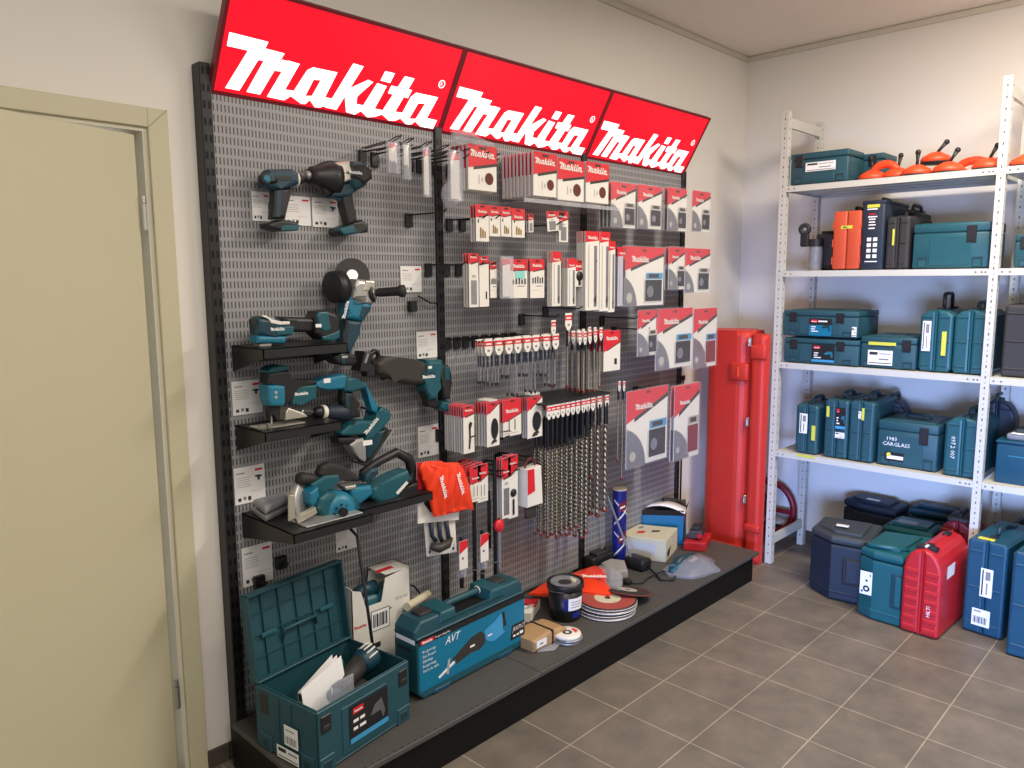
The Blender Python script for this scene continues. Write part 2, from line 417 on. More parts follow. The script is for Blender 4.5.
# ---------------------------------------------------------------- three lit signs
SY, SZ = -.0379, 2.1998
sd = Vector((0, -.1638, .2843)).normalized(); sn = Vector((0, -sd.z, sd.y))   # up along the face, outwards
SX = [.9707, 1.8967, 2.8125, 3.6918]
for i, lab in enumerate(('leftmost lit red sign board, the largest looking, above the power tools',
                         'middle lit red sign board above the sanding disc packs',
                         'rightmost lit red sign board above the round saw blade packs')):
    wd = SX[i+1]-SX[i]; t = thing('lit_sign', lab, 'sign', (SX[i], SY, SZ), group='lit sign boards along the top')
    def S(u, v, o=0): return Vector((u, 0, 0)) + sd*v + sn*o
    def slab(mb, u0, u1, v0, v1, o0, o1, m):
        vs = [S(u, v, o) for u in (u0, u1) for v in (v0, v1) for o in (o0, o1)]
        mb.add(vs, [(0,1,3,2), (4,6,7,5), (0,4,5,1), (2,3,7,6), (0,2,6,4), (1,5,7,3)], m)
    b = MB(); slab(b, .002, wd-.002, 0, .328, -.02, -.004, 'sign_back')
    for a in ((0, wd, 0, .012), (0, wd, .318, .328), (0, .012, .012, .318), (wd-.012, wd, .012, .318)): slab(b, *a, -.02, .003, 'sign_frame')
    b.build('housing', t)
    b = MB(); slab(b, .012, wd-.012, .012, .318, -.004, 0, 'sign_red'); b.build('lit_face', t)
    b = MB()
    for pl in LOGO[:-1]:
        vs = [S(max(p[0], .031)*wd*.985+.0, p[1]*.915+.003, .0012) for p in pl]; b.add(vs, [tuple(range(len(vs)))], 'sign_white')
    b.build('lettering', t)
    b = MB(); c = S(.935*wd, .182, .0012); b.disc(c, sn, .0155, 'sign_white', 18, .012)
    vs, fs = glyphs('R'); b.add([c + Vector((1,0,0))*((x-.45)*.014) + sd*((y-.5)*.014) for x, y in vs], fs, 'sign_white'); b.build('registered_mark', t)

# ================================================================ boltless shelving against the right wall
rack = thing('shelving_rack', 'white perforated metal shelving rack loaded with tool cases along the right wall', 'shelving', (4.15, -1.55, 0))
RXF, RXB = 3.9145, 4.385
RY = [-.50, -1.517, -2.53]
for yi, y in enumerate(RY):
    for back in (0, 1):
        p = WB(rack); x0 = RXB-.04 if back else RXF; x1 = x0+.04
        p.box(x0, x0+.003, y-.036, y, 0, 2.508, 'rack_paint').box(x0+.003, x1, y-.036, y-.033, 0, 2.508, 'rack_paint').box(x0+.003, x1, y-.003, y, 0, 2.508, 'rack_paint')
        z = .06
        while z < 2.48:
            p.rectx(y-.021, y-.015, z, z+.012, x0-.0005, 'rack_hole'); p.rectx(y-.020, y-.0165, z+.027, z+.032, x0-.0005, 'rack_hole')
            p.rect(x0+.015, x0+.021, z, z+.012, y-.0365, 'rack_hole')
            z += .05
        p.box(x0-.002, x1+.002, y-.038, y+.002, 0, .004, 'grey_plastic'); p.build('upright', rack)
    for z0 in (.115, 2.425):
        p = WB(rack); p.box(RXF+.035, RXB-.035, y-.031, y-.029, z0, z0+.05, 'rack_paint').box(RXF+.035, RXB-.035, y-.029, y-.014, z0+.048, z0+.05, 'rack_paint').box(RXF+.035, RXB-.035, y-.029, y-.014, z0, z0+.002, 'rack_paint')
        p.build('end_brace', rack)
SH = [2.1147, 1.6657, 1.167, .6672]
for zt in SH:
    for a, b in zip(RY[:-1], RY[1:]):
        p = WB(rack); y0, y1 = a-.037, b-.001
        p.box(RXF+.001, RXB-.001, y1, y0, zt-.002, zt, 'rack_paint').box(RXF+.001, RXF+.003, y1, y0, zt-.031, zt-.002, 'rack_paint').box(RXB-.003, RXB-.001, y1, y0, zt-.031, zt-.002, 'rack_paint')
        p.box(RXF+.003, RXF+.018, y1, y0, zt-.031, zt-.029, 'rack_paint').box(RXF+.003, RXB-.003, y0-.002, y0, zt-.031, zt-.002, 'rack_paint').box(RXF+.003, RXB-.003, y1, y1+.002, zt-.031, zt-.002, 'rack_paint')
        for xr in (4.03, 4.15, 4.27): p.box(xr-.02, xr+.02, y1+.002, y0-.002, zt-.022, zt-.002, 'rack_paint')
        for yy in (y0-.015, y0-.045, y1+.015, y1+.03, y1+.055): p.disc((RXF+.0005, yy, zt-.016), (-1, 0, 0), .0045, 'rack_hole', 8)
        p.build('shelf', rack)

# ---------------------------------------------------------------- cases
def print_label(t, x0, x1, z0, z1, y, kind):
    """printed label on the front of a case"""
    b = MB(); w = x1-x0; h = z1-z0; e = .0006
    if kind == 'white':
        b.rect(x0, x1, z0, z1, y, 'white_print').rect(x0+.06*w, x0+.4*w, z0+.68*h, z0+.88*h, y-e, 'ink').rect(x0+.45*w, x0+.92*w, z0+.74*h, z0+.8*h, y-e, 'ink_grey').rect(x0+.04*w, x1-.04*w, z0+.1*h, z0+.16*h, y-e, 'ink')
        b.rect(x0+.45*w, x0+.85*w, z0+.35*h, z0+.45*h, y-e, 'ink_grey')
    elif kind == 'tall':
        b.rect(x0, x1, z0, z1, y, 'white_print').rect(x0+.12*w, x0+.24*w, z0+.05*h, z0+.95*h, y-e, 'ink').rect(x0+.4*w, x0+.8*w, z0+.6*h, z0+.9*h, y-e, 'ink_grey').rect(x0+.5*w, x0+.62*w, z0+.1*h, z0+.5*h, y-e, 'ink_grey')
    elif kind == 'yellow': b.rect(x0, x1, z0, z1, y, 'sticker_yellow')
    elif kind == 'barcode':
        b.rect(x0, x1, z0, z1, y, 'white_print').rect(x0+.1*w, x0+.5*w, z0+.82*h, z0+.9*h, y-e, 'ink_grey'); k = .1
        for i, q in enumerate((.03, .06, .02, .04, .07, .02, .05, .03, .06, .03)): b.rect(x0+k*w, x0+(k+q)*w, z0+.15*h, z0+.55*h, y-e, 'ink'); k += q+.035
    elif kind in ('tool', 'toolblue'):
        b.rect(x0, x1, z0, z1, y, 'black_plastic')
        if kind == 'toolblue': b.rect(x0, x1, z0, z0+.62*h, y-e, 'print_blue')
        else: b.rect(x0, x1, z0, z0+.13*h, y-e, 'sticker_blue')
        b.rect(x0+.08*w, x0+.36*w, z0+.76*h, z0+.93*h, y-e, 'red_print').logo(x0+.1*w, z0+.79*h, .24*w, 'white_print', y-2*e)
        if kind == 'toolblue': b.rect(x0+.4*w, x0+.8*w, z0+.8*h, z0+.88*h, y-e, 'white_print')
        for i, (a, c) in enumerate(((.1, .3), (.1, .26), (.1, .42))): b.rect(x0+a*w, x0+c*w, z0+(.48-.13*i)*h, z0+(.54-.13*i)*h, y-2*e, 'white_print')
        T = b.T; b.prism([(x0+.55*w, z0+.5*h), (x0+.7*w, z0+.62*h), (x0+.9*w, z0+.62*h), (x0+.94*w, z0+.3*h), (x0+.86*w, z0+.25*h), (x0+.84*w, z0+.48*h), (x0+.6*w, z0+.42*h)], y-2*e, y-1.5*e, 'teal_light' if kind == 'tool' else 'teal_dark'); b.T = T
    b.build('sticker', t)

def makpac(label, w, d, h, loc, rotz=0, stickers=(), group=None, body='teal_case', latches=(-.29, .29), handle=False, tilt=None, side=()):
    """interlocking box case: body, lid, latches; local front faces -y; origin at the base centre"""
    t = thing('tool_case', label, 'tool case', loc, rotz, group, tilt)
    f = -d/2; zl = h*.80
    b = MB(); b.box(-w/2, w/2, f, d/2, .004, zl-.002, body, .007, 2)
    b.box(-w*.27, w*.27, f-.0025, f+.004, .018, zl-.02, body, .002)
    for sx in (-1, 1):
        for k in range(4): b.box(sx*(w/2)-.0015, sx*(w/2)+.0015, f+.02, f+.034, .02+k*.03*h/.15, .034+k*.03*h/.15, 'teal_case_dark')
        b.box(sx*w*.36-.022, sx*w*.36+.022, f-.002, f+.002, .008, h*.26, 'teal_case_dark', .001).box(sx*w*.36-.016, sx*w*.36+.016, f-.0035, f+.002, .012, h*.2, body)
    b.build('case_body', t)
    b = MB(); b.box(-w/2-.0004, w/2+.0004, f-.0004, d/2+.0004, zl, h, body, .006, 2)
    b.box(-w*.42, w*.42, f+.03, d/2-.03, h-.002, h+.004, body, .002).box(-w*.16, w*.16, -.03, .03, h+.003, h+.006, 'teal_case_dark', .001)
    b.rect(-w/2+.01, w/2-.01, zl-.002, zl, f+.002, 'teal_case_dark'); b.build('lid', t)
    for lx in latches:
        b = MB(); x = lx*w
        b.box(x-.021, x+.021, f-.004, f+.002, h*.56, h*.93, 'black_plastic', .002).box(x-.014, x+.014, f-.006, f, h*.6, h*.68, 'black_plastic', .001); b.build('latch', t)
    if handle:
        b = MB(); b.tube([(-.06, 0, h), (-.055, 0, h+.02), (.055, 0, h+.02), (.06, 0, h)], .007, 'teal_case_dark', 6); b.build('handle', t)
    for (x0, x1, z0, z1, kind) in stickers: print_label(t, x0*w, x1*w, z0*h, z1*h, f-.0065, kind)
    return t

def onB(yl, yr, X, d): return (X + d/2, (yl+yr)/2)
RB = -PI/2
def mk(label, yl, yr, X, z, h, d, **k):
    x, y = onB(yl, yr, X, d); return makpac(label, abs(yl-yr), d, h, (x, y, z), RB, **k)

def moulded(label, w, d, h, loc, rotz=RB, body='teal_case', top='chamfer', stickers=(), grip=False, handle='teal_case_dark', group=None, ribs=0, name='tool_case', tilt=None, hz=0):
    """blow-moulded case standing on edge: two shells that meet at a rim, handle and latches"""
    t = thing(name, label, 'tool case', loc, rotz, group, tilt); f = -d/2; c = w*.2
    for s in (-1, 1):
        b = MB(); g = .002*s; W2 = s*w/2
        if top == 'chamfer': pts = [(g, .004), (W2-s*.012, .004), (W2, .02), (W2, h-c), (W2-s*c*.9, h-.008), (g, h)]
        elif top == 'round': pts = [(g, .004), (W2-s*.01, .004), (W2, .016), (W2, h-.10), (W2-s*w*.05, h-.062), (W2-s*w*.14, h-.032), (W2-s*w*.28, h-.01), (g, h)]
        else: pts = [(g, .004), (W2-s*.008, .004), (W2, .012), (W2, h-.014), (W2-s*.012, h), (g, h)]
        b.prism(pts, f, d/2, body, .014, 3)
        zz = [.12, .5, .88] if not ribs else [.08 + .11*k for k in range(ribs)]
        for q in zz:
            b.box(min(g, W2)+.012, max(g, W2)-.012, f-.004, f+.006, h*q-(.01 if ribs else .004), h*q+(.01 if ribs else .004), body, .003)
        if grip and s > 0: b.box(.02, w/2-.012, f-.0012, f+.003, h*.3, h*.68, 'teal_case_dark' if body != 'navy' else 'black_plastic', .001).box(.034, w/2-.016, f-.003, f+.003, h*.32, h*.66, body, .002)
        
        if top == 'flat': b.box(s*w*.25-.2*w, s*w*.25+.2*w, -d*.36, d*.36, h-.012, h+.001, body, .003)
        b.build('case_shell', t)
    b = MB(); b.box(-.0035, .0035, f-.003, d/2+.003, .008, h+.002, body, .001); b.build('rim', t)
    for sy in (-.3, .3):
        b = MB(); b.box(-.016, .016, sy*d-.025, sy*d+.025, h-.004, h+.008, 'black_plastic', .003); b.build('latch', t)
    if handle: b = MB(); b.tube([(0, -.07, h-.005), (0, -.065, h+.022+hz), (0, -.05, h+.03+hz), (0, .05, h+.03+hz), (0, .065, h+.022+hz), (0, .07, h-.005)], .009, handle, 8).build('handle', t)
    for (x0, x1, z0, z1, kind) in stickers: print_label(t, x0*w, x1*w, z0*h, z1*h, f-.0062, kind)
    return t

# --- top shelf
s1, s2, s3, s4 = SH
mk('blue-grey box case with white label at the left end of the top shelf', -.55, -.853, 3.93, s1, .165, .22, stickers=((-.22, .3, .4, .68, 'white'),), latches=(-.34,))
mk('blue-grey box case with small red label tucked behind the first case on the top shelf', -.66, -.95, 4.155, s1, .158, .2, latches=(.3,))
def lifter(label, loc, rotz, cups, raise_=0, flip=False, group='orange suction lifters on the top shelf'):
    """glass suction lifter: cups with rubber pads and levers, joined by an arched handle"""
    t = thing('suction_lifter', label, 'suction lifter', loc, rotz, group)
    n = len(cups)
    for cx, ang in cups:
        b = MB(); b.lathe([(.066, .006), (.069, .018), (.06, .034), (.038, .046), (.024, .054), (.0, .055)], (cx, 0, 0), (0, 0, 1), 'orange', 20); cup = b.build('cup', t)
        b = MB(); b.lathe([(.064, 0), (.071, .003), (.068, .008)], (cx, 0, 0), (0, 0, 1), 'rubber', 20); b.build('rubber_pad', cup)
        b = MB(); a = math.radians(ang); dx, dz = math.cos(a), math.sin(a)
        b.tube([(cx, 0, .045), (cx+dx*.03, 0, .05+dz*.03), (cx+dx*.06, 0, .05+dz*.06)], [.008, .007, .011], 'black_plastic', 8).ball((cx+dx*.065, 0, .05+dz*.065), .013, 'black_plastic', 10); b.build('lever', cup)
    if n == 2:
        a, c = cups[0][0], cups[1][0]; b = MB(); m_ = (a+c)/2; hw = (c-a)/2
        b.tube([(m_ + hw*math.cos(PI-PI*i/10), 0, .03+.05*math.sin(PI*i/10)) for i in range(11)], .02, 'orange', 10); b.build('grip', t)
    return t
lifter('orange two-cup suction lifter beside the box cases, black knobs upright', (4.03, -1.0, s1), RB, ((-.06, 100), (.06, 80)))
lifter('flat orange suction cup with an upright black knob, left of the tall pile', (3.99, -1.16, s1), RB, ((0, 88),))
lifter('orange suction cup in front of the pile, black lever leaning right', (3.99, -1.30, s1), RB, ((0, 58),))
lifter('orange suction cup lying on top of the pile, thin lever pointing up right', (4.07, -1.22, s1+.062), RB, ((.0, 48),))
t = lifter('orange two-cup suction lifter with the highest arched grip, far right of the pile', (4.22, -1.35, s1), RB, ((-.075, 160), (.075, 45)))
lifter('small orange suction cup by the middle rack post with two dark knobs', (3.995, -1.465, s1), RB, ((0, 62),))
lifter('orange suction cup just right of the middle rack post', (4.00, -1.615, s1), RB, ((0, 20),))

# --- second shelf
t = thing('sprayer_tool', 'dark upright tool with ring head at the left end of the second shelf', 'tool', (4.15, -.655, s2))
b = WB(t); b.box(4.08, 4.18, -.74, -.64, s2, s2+.20, 'case_dark', .012, 2).box(4.10, 4.16, -.72, -.66, s2+.20, s2+.215, 'black_plastic', .006); b.build('housing', t)
b = WB(t); b.cyl((4.045, -.66, s2+.001), (4.045, -.66, s2+.13), .034, m='bag_grey', n=18).cyl((4.045, -.66, s2+.13), (4.045, -.66, s2+.17), .038, m='black_plastic', n=18); b.build('cylinder', t)
b = WB(t); b.ring((4.03, -.60, s2+.225), (1, .3, 0), .022, .012, 'black_plastic', 16, 8).box(4.015, 4.045, -.625, -.58, s2+.13, s2+.205, 'black_plastic', .008).box(4.02, 4.10, -.68, -.60, s2+.135, s2+.17, 'black_plastic', .006); b.build('head', t)
x, y = onB(-.786, -.925, 3.95, .34)
t = thing('tool_case', 'orange plastic tool case standing on edge with a small yellow sticker', 'tool case', (x, y, s2), RB)
for s in (-1, 1):
    b = MB(); b.box(.001*s, .0695*s, -.17, .17, .006, .302, 'orange_case', .008, 2)
    for k in range(3): b.box(.068*s, .073*s, -.172, -.14, .03+.09*k, .07+.09*k, 'orange_case', .003)
    b.box(.03*s, .05*s, -.16, .16, 0, .008, 'black_plastic'); b.build('case_shell', t)
b = MB(); b.tube([(0, -.06, .298), (0, -.05, .325), (0, .05, .325), (0, .06, .298)], .009, 'black_plastic'); b.build('handle', t)
b = MB(); b.rect(-.03, .028, .212, .228, -.1712, 'sticker_yellow').rect(-.02, .0, .217, .223, -.1716, 'ink'); b.build('sticker', t)
x, y = onB(-.928, -1.038, 3.95, .36)
t = thing('tool_case', 'tall slate-blue tool case with white printed text, yellow strip on top of its edge', 'tool case', (x, y, s2), RB)
b = MB(); b.box(-.055, .055, -.18, .18, 0, .338, 'navy', .01, 2); b.build('case_body', t)
b = MB(); b.box(-.057, .057, -.182, .182, .326, .346, 'navy', .006, 2); b.build('lid', t)
b = MB(); b.rect(-.03, .03, .31, .326, -.1835, 'sticker_yellow'); b.build('sticker', t)
b = MB(); y_ = -.1815
for k, (a, c, z) in enumerate(((-.03, .02, .30), (-.02, .01, .275), (-.025, .02, .262), (-.02, .012, .25), (-.02, .01, .236), (-.02, .014, .222), (-.02, .01, .205))): b.rect(a, c, z, z+.006, y_, 'red_print' if k == 1 else 'white_print')
for i in range(2):
    for j in range(4): b.rect(-.024+.03*i, -.004+.03*i, .06+.028*j, .078+.028*j, y_, 'white_print')
b.rect(-.03, .03, .04, .045, y_, 'white_print'); b.build('print', t)
b = MB(); b.tube([(0, -.06, .34), (0, -.05, .362), (0, .05, .362), (0, .06, .34)], .008, 'black_plastic'); b.build('handle', t)
x, y = onB(-1.045, -1.155, 3.97, .34)
t = moulded('charcoal tool case with an upright yellow strip between the slate-blue and teal cases', .11, .36, .262, (x, y, s2), body='case_dark', top='flat', handle='case_dark')
b = MB(); b.rect(-.022, -.012, .12, .20, -.1862, 'sticker_yellow'); b.build('sticker', t)
moulded('low black tool case at the back beside the charcoal case on the second shelf', .09, .2, .30, (4.27, -1.09, s2), body='case_dark', top='chamfer', handle='case_dark')
mk('wide plain teal box case without any label left of the middle rack post', -1.172, -1.50, 3.965, s2, .217, .3, latches=(.27,), body='teal_green')
mk('teal box case on the second shelf right of the middle rack post', -1.60, -1.90, 3.965, s2, .15, .3, latches=(-.36, .3))
# --- third shelf
mk('thin teal box case with black and blue tool label, lower one of the stacked pair', -.553, -.953, 3.932, s3, .138, .3, stickers=((-.1, .2, .12, .78, 'tool'),), latches=(-.36, .27))
mk('thin teal box case with red and blue label, on top of the stacked pair', -.545, -.945, 3.93, s3+.1445, .142, .3, stickers=((-.13, .17, .08, .72, 'toolblue'), (.43, .49, .1, .45, 'white')), latches=(-.36, .27), handle=False)
mk('teal box case with yellow strip and white delivery labels', -.957, -1.222, 3.95, s3, .162, .34, stickers=((-.35, .15, .74, .84, 'yellow'), (-.35, .1, .12, .58, 'white')), latches=(.33,))
def at3(label, yl, yr, X, z, h, d, **k):
    x, y = onB(yl, yr, X, d); return moulded(label, abs(yl-yr), d, h, (x, y, z), **k)
at3('teal moulded case with white upright label and yellow strip, black handle raised', -1.232, -1.377, 3.95, s3, .305, .36, stickers=((-.4, -.14, .34, .82, 'tall'), (.2, .34, .28, .66, 'yellow')), handle='black_plastic', hz=.045, body='teal_green')
at3('plain teal moulded case against the middle rack post, third shelf', -1.381, -1.53, 3.95, s3, .308, .36, body='teal_green')
at3('charcoal grey case right of the middle rack post, third shelf', -1.58, -1.80, 3.97, s3, .335, .34, body='case_dark', top='flat', handle='case_dark')
# --- fourth shelf
at3('teal moulded case first from the left on the bottom shelf, white and yellow stickers', -.633, -.757, 3.945, s4, .275, .3, top='flat', stickers=((-.3, .05, .42, .82, 'tall'), (.25, .42, .3, .6, 'yellow')))
at3('taller teal case with tool picture label, second from the left on the bottom shelf', -.79, -.915, 3.945, s4, .318, .34, top='flat', stickers=((-.4, -.28, .7, .88, 'yellow'), (.0, .4, .52, .88, 'tool'), (0, .4, .36, .46, 'white')))
at3('teal case with torn yellow tag, third from the left on the bottom shelf', -.92, -1.045, 3.945, s4, .322, .36, top='flat', stickers=((.02, .12, .7, .9, 'yellow'), (-.12, 0, .72, .84, 'white')))
moulded('navy tool case lying behind the marked box case on the bottom shelf', .16, .12, .30, (4.30, -1.03, s4), body='navy', top='round')
t = mk('teal box case with hand-written white marks on its front', -1.062, -1.343, 3.965, s4, .235, .34, latches=(.27,), handle=True)
b = MB(); f = -.1735
b.text('1983', -.10, .135, .020, 'white_print', f-.0004).text('CARGLASS', -.115, .108, .020, 'white_print', f-.0004)
b.rect(-.10, -.01, .03, .075, f-.0002, 'black_plastic').rect(-.09, -.012, .04, .058, f-.0008, 'white_print').disc((-.082, f-.001, .062), (0, -1, 0), .011, 'sticker_yellow', 14); b.build('marking', t)
t = at3('teal moulded case with white scribbles against the middle rack post, bottom shelf', -1.375, -1.535, 3.945, s4, .292, .36, body='teal_green')
b = MB(); b.text('097.2 007', -.048, .20, .020, 'white_print', -.1866, ux=(0, 0, -1), uz=(1, 0, 0)); b.build('marking', t)
moulded('dark navy round-topped case behind the scribbled case on the bottom shelf', .17, .1, .345, (4.32, -1.52, s4), body='navy', top='round')
t = thing('plastic_crate', 'plain blue plastic box right of the middle rack post, bottom shelf', 'box', (4.12, -1.76, s4), RB)
b = MB(); b.box(-.17, .17, -.15, .15, .0, .19, 'case_blue', .008, 2); b.build('box_body', t)
b = MB(); b.box(-.174, .174, -.154, .154, .19, .203, 'case_blue', .005, 2).box(-.12, .12, -.1515, -.149, .13, .136, 'teal_light'); b.build('lid', t)
t = thing('spray_gun_tray', 'clear grey tray lying on the blue plastic box', 'tray', (4.10, -1.74, s4+.2035), RB)
b = MB(); b.box(-.12, .12, -.1, .1, 0, .03, 'bag_grey', .01, 2).box(-.09, .09, -.08, .02, .03, .055, 'navy_top', .012, 2); b.build('tray_body', t)
b = MB(); b.box(-.1, -.02, -.101, -.06, .03, .034, 'white_print', .001); b.build('sticker', t)

# --- on the floor under and before the rack
def plan_case(label, pts, h, loc, rotz, body, topm, extra=None):
    t = thing('tool_case', label, 'tool case', loc, rotz)
    b = MB(); b.prism(pts, .004, h*.86, body, .012, 3, 'z'); cx = sum(p[0] for p in pts)/len(pts); cy = sum(p[1] for p in pts)/len(pts)
    b.prism([(cx+(p[0]-cx)*1.03, cy+(p[1]-cy)*1.03) for p in pts], h*.12, h*.16, body, .006, 2, 'z'); b.build('case_body', t)
    b = MB(); b.prism([(cx+(p[0]-cx)*1.01, cy+(p[1]-cy)*1.01) for p in pts], h*.865, h, topm, .022, 3, 'z')
    b.prism([(cx+(p[0]-cx)*.72, cy+(p[1]-cy)*.72) for p in pts], h-.004, h+.014, topm, .01, 3, 'z'); b.build('lid', t)
    if extra: extra(t)
    return t
def nav(t):
    b = MB(); b.box(.03, .125, -.213, -.2, .10, .235, 'black_plastic', .003).box(.045, .125, -.216, -.2, .11, .225, 'navy', .004); b.build('grip', t)
    b = MB(); b.box(-.03, .03, -.12, -.09, .367, .372, 'white_card', .002); b.build('badge', t)
plan_case('navy blue canister case with grey top, leftmost in front on the tiles', [(-.15, -.10), (-.03, -.20), (.15, -.205), (.155, .12), (-.14, .12)], .34, (3.86, -.968, 0), RB+.16, 'navy', 'navy_top', nav)
def nav2(t):
    b = MB(); b.box(-.03, .04, -.05, -.02, .382, .386, 'white_card', .002); b.build('badge', t)
plan_case('dark navy case standing at the wall behind the grey-topped canister case', [(-.15, -.06), (-.05, -.09), (.15, -.09), (.15, .09), (-.15, .09)], .37, (4.33, -.95, 0), RB-.1, 'navy', 'navy', nav2)
def grn(t):
    b = MB(); b.box(.055, .10, -.212, -.195, .09, .255, 'teal_dark', .003).box(.072, .1, -.216, -.2, .10, .245, 'case_green', .004); b.build('grip', t)
    b = MB(); y_ = -.2075; b.rect(-.085, -.03, .12, .235, y_, 'white_print').disc((-.055, y_-.0006, .15), (0, -1, 0), .016, 'ink', 14, .007).disc((-.055, y_-.0006, .19), (0, -1, 0), .006, 'ink', 8).rect(-.08, -.07, .13, .14, y_-.0006, 'ink').rect(-.042, -.036, .21, .225, y_-.0006, 'ink_grey'); b.build('sticker', t)
    b = MB(); b.tube([(-.09, -.14, .345), (-.06, -.17, .357), (.02, -.16, .36), (.09, -.1, .35)], .011, 'case_green', 8); b.build('handle', t)
plan_case('green-teal canister case with white sticker between the navy and red cases', [(-.10, -.17), (-.03, -.205), (.10, -.205), (.115, .2), (-.11, .14)], .345, (3.76, -1.243, 0), RB-.02, 'case_green', 'case_green', grn)
plan_case('second green case in the middle row with a pale label on top', [(-.12, -.10), (.12, -.10), (.12, .1), (-.12, .1)], .335, (4.14, -1.21, 0), RB, 'case_green', 'case_green', lambda t: (MB().box(-.07, .03, -.06, .0, .348, .351, 'bag_grey', .001).build('sticker', t)))
plan_case('dark teal case at the wall behind the green cases', [(-.13, -.06), (.13, -.06), (.13, .06), (-.13, .06)], .38, (4.38, -1.26, 0), RB, 'teal_dark', 'teal_dark')
t = moulded('red ribbed tool case with dark grip slot and white lettering on its edge', .165, .40, .405, (3.735, -1.435, 0), RB-.04, body='case_red', top='round', ribs=7, handle=None)
b = MB(); b.box(-.045, .045, -.165, -.13, .392, .4145, 'black_plastic', .004).box(-.006, .006, -.17, -.14, .411, .418, 'white_card', .001); b.build('top_slot', t)
b = MB(); b.text('HILTI', .045, .10, .017, 'white_print', -.2066, ux=(0, 0, 1), uz=(-1, 0, 0)); b.box(.0833, .0838, -.13, -.03, .27, .33, 'white_print'); b.build('print', t)
t = moulded('red and black round-backed case behind the red ribbed case', .17, .22, .43, (4.13, -1.44, 0), RB, body='dark_red', top='round', handle='black_plastic')
b = MB(); b.box(-.05, .05, -.1, .06, .415, .445, 'case_dark', .01, 2); b.build('top_plate', t)
def big(label, loc, rz, w, h, d, st, body='case_blue'):
    t = moulded(label, w, d, h, loc, rz, body=body, top='flat', stickers=st)
    b = MB(); b.box(-w*.3, w*.1, -d/2+.02, -d/2+.05, h-.002, h+.003, 'sticker_yellow', .001); b.build('strip', t)
    return t
big('large blue tool case with white upright label and barcode sticker, right of the red case', (3.93, -1.655, 0), RB-.10, .165, .445, .40, ((-.1, .2, .42, .72, 'tall'), (-.25, .2, .10, .28, 'barcode')))
big('large blue tool case cut off by the right edge of the photo', (3.80, -1.865, 0), RB-.06, .19, .47, .42, ((-.15, .1, .76, .95, 'white'), (-.05, .2, .3, .55, 'tall')))
moulded('dark navy case far back on the floor behind the large blue cases', .3, .16, .46, (4.3, -1.78, 0), RB, body='navy', top='chamfer')
# ---------------------------------------------------------------- tall red case in the corner and the red hose reel
t = thing('tall_red_case', 'tall red moulded plastic case standing in the corner behind the platform end', 'case', (4.0, -.305, 0), 0)
def rr(x0, x1, y0, y1, r, n=5):
    """plan outline with rounded corners"""
    P = []
    for cx, cy, a in ((x1-r, y1-r, 0), (x0+r, y1-r, 90), (x0+r, y0+r, 180), (x1-r, y0+r, 270)):
        for k in range(n+1): q = math.radians(a + 90*k/n); P.append((cx+r*math.cos(q), cy+r*math.sin(q)))
    return P
b = WB(t); b.prism(rr(3.84, 4.09, -.397, -.115, .075), .0, 1.335, 'tall_red', .035, 4, 'z'); b.build('case_shell', t)
b = WB(t); b.prism(rr(3.842, 3.925, -.492, -.400, .03), .0, 1.32, 'tall_red', .035, 4, 'z'); b.build('case_shell', t)
b = WB(t); b.box(3.825, 3.86, -.395, -.285, 1.055, 1.155, 'tall_red', .01, 2).box(3.822, 3.84, -.345, -.335, 1.075, 1.135, 'orange', .003); b.build('latch_block', t)
b = WB(t); b.box(3.83, 3.86, -.497, -.403, 1.18, 1.26, 'tall_red', .012, 2); b.build('band', t)
b = WB(t); b.box(3.83, 3.86, -.497, -.403, .19, .235, 'tall_red', .01, 2); b.build('band', t)
b = WB(t); b.box(3.828, 3.86, -.39, -.17, .02, .09, 'tall_red', .012, 2); b.build('foot', t)
for z in (.80, 1.25, .35):
    b = WB(t); b.box(3.832, 3.85, -.408, -.39, z, z+.05, 'steel', .003).cyl((3.831, -.399, z+.005), (3.831, -.399, z+.045), .005, m='steel', n=8); b.build('hinge', t)
t = thing('hose_reel', 'dark red wheel-shaped reel leaning in the corner behind the rack end', 'reel', (4.40, -.285, 0), 0)
b = WB(t); b.ring((4.40, -.285, .19), (1, 0, .05), .165, .02, 'dark_red', 28, 10).box(4.39, 4.41, -.44, -.13, .16, .19, 'dark_red', .004).box(4.39, 4.41, -.30, -.27, .03, .35, 'dark_red', .004); b.build('rim', t)
b = WB(t); b.cyl((4.33, -.24, .19), (4.40, -.24, .19), .08, m='rubber', n=20).cyl((4.31, -.24, .19), (4.33, -.24, .19), .03, m='black_steel'); b.build('hub', t)

p = WB(rack); y0 = -.66; p.box(RXF-.0004, RXF+.001, y0-.10, y0, SH[3]-.012, SH[3]+.0005, 'sticker_yellow'); p.build('price_strip', rack)
t = thing('wall_cable', 'thin black cable running down the wall between display stand and tall red case', 'cable', (3.80, -.004, .3))
b = WB(t); b.tube([(3.80, -.006, .25), (3.80, -.006, .7), (3.798, -.006, 1.05)], .005, 'black_plastic', 6); b.build('cable', t)
b = WB(t); b.box(3.785, 3.815, -.012, -.0005, 1.03, 1.06, 'black_plastic', .003); b.build('clip', t)

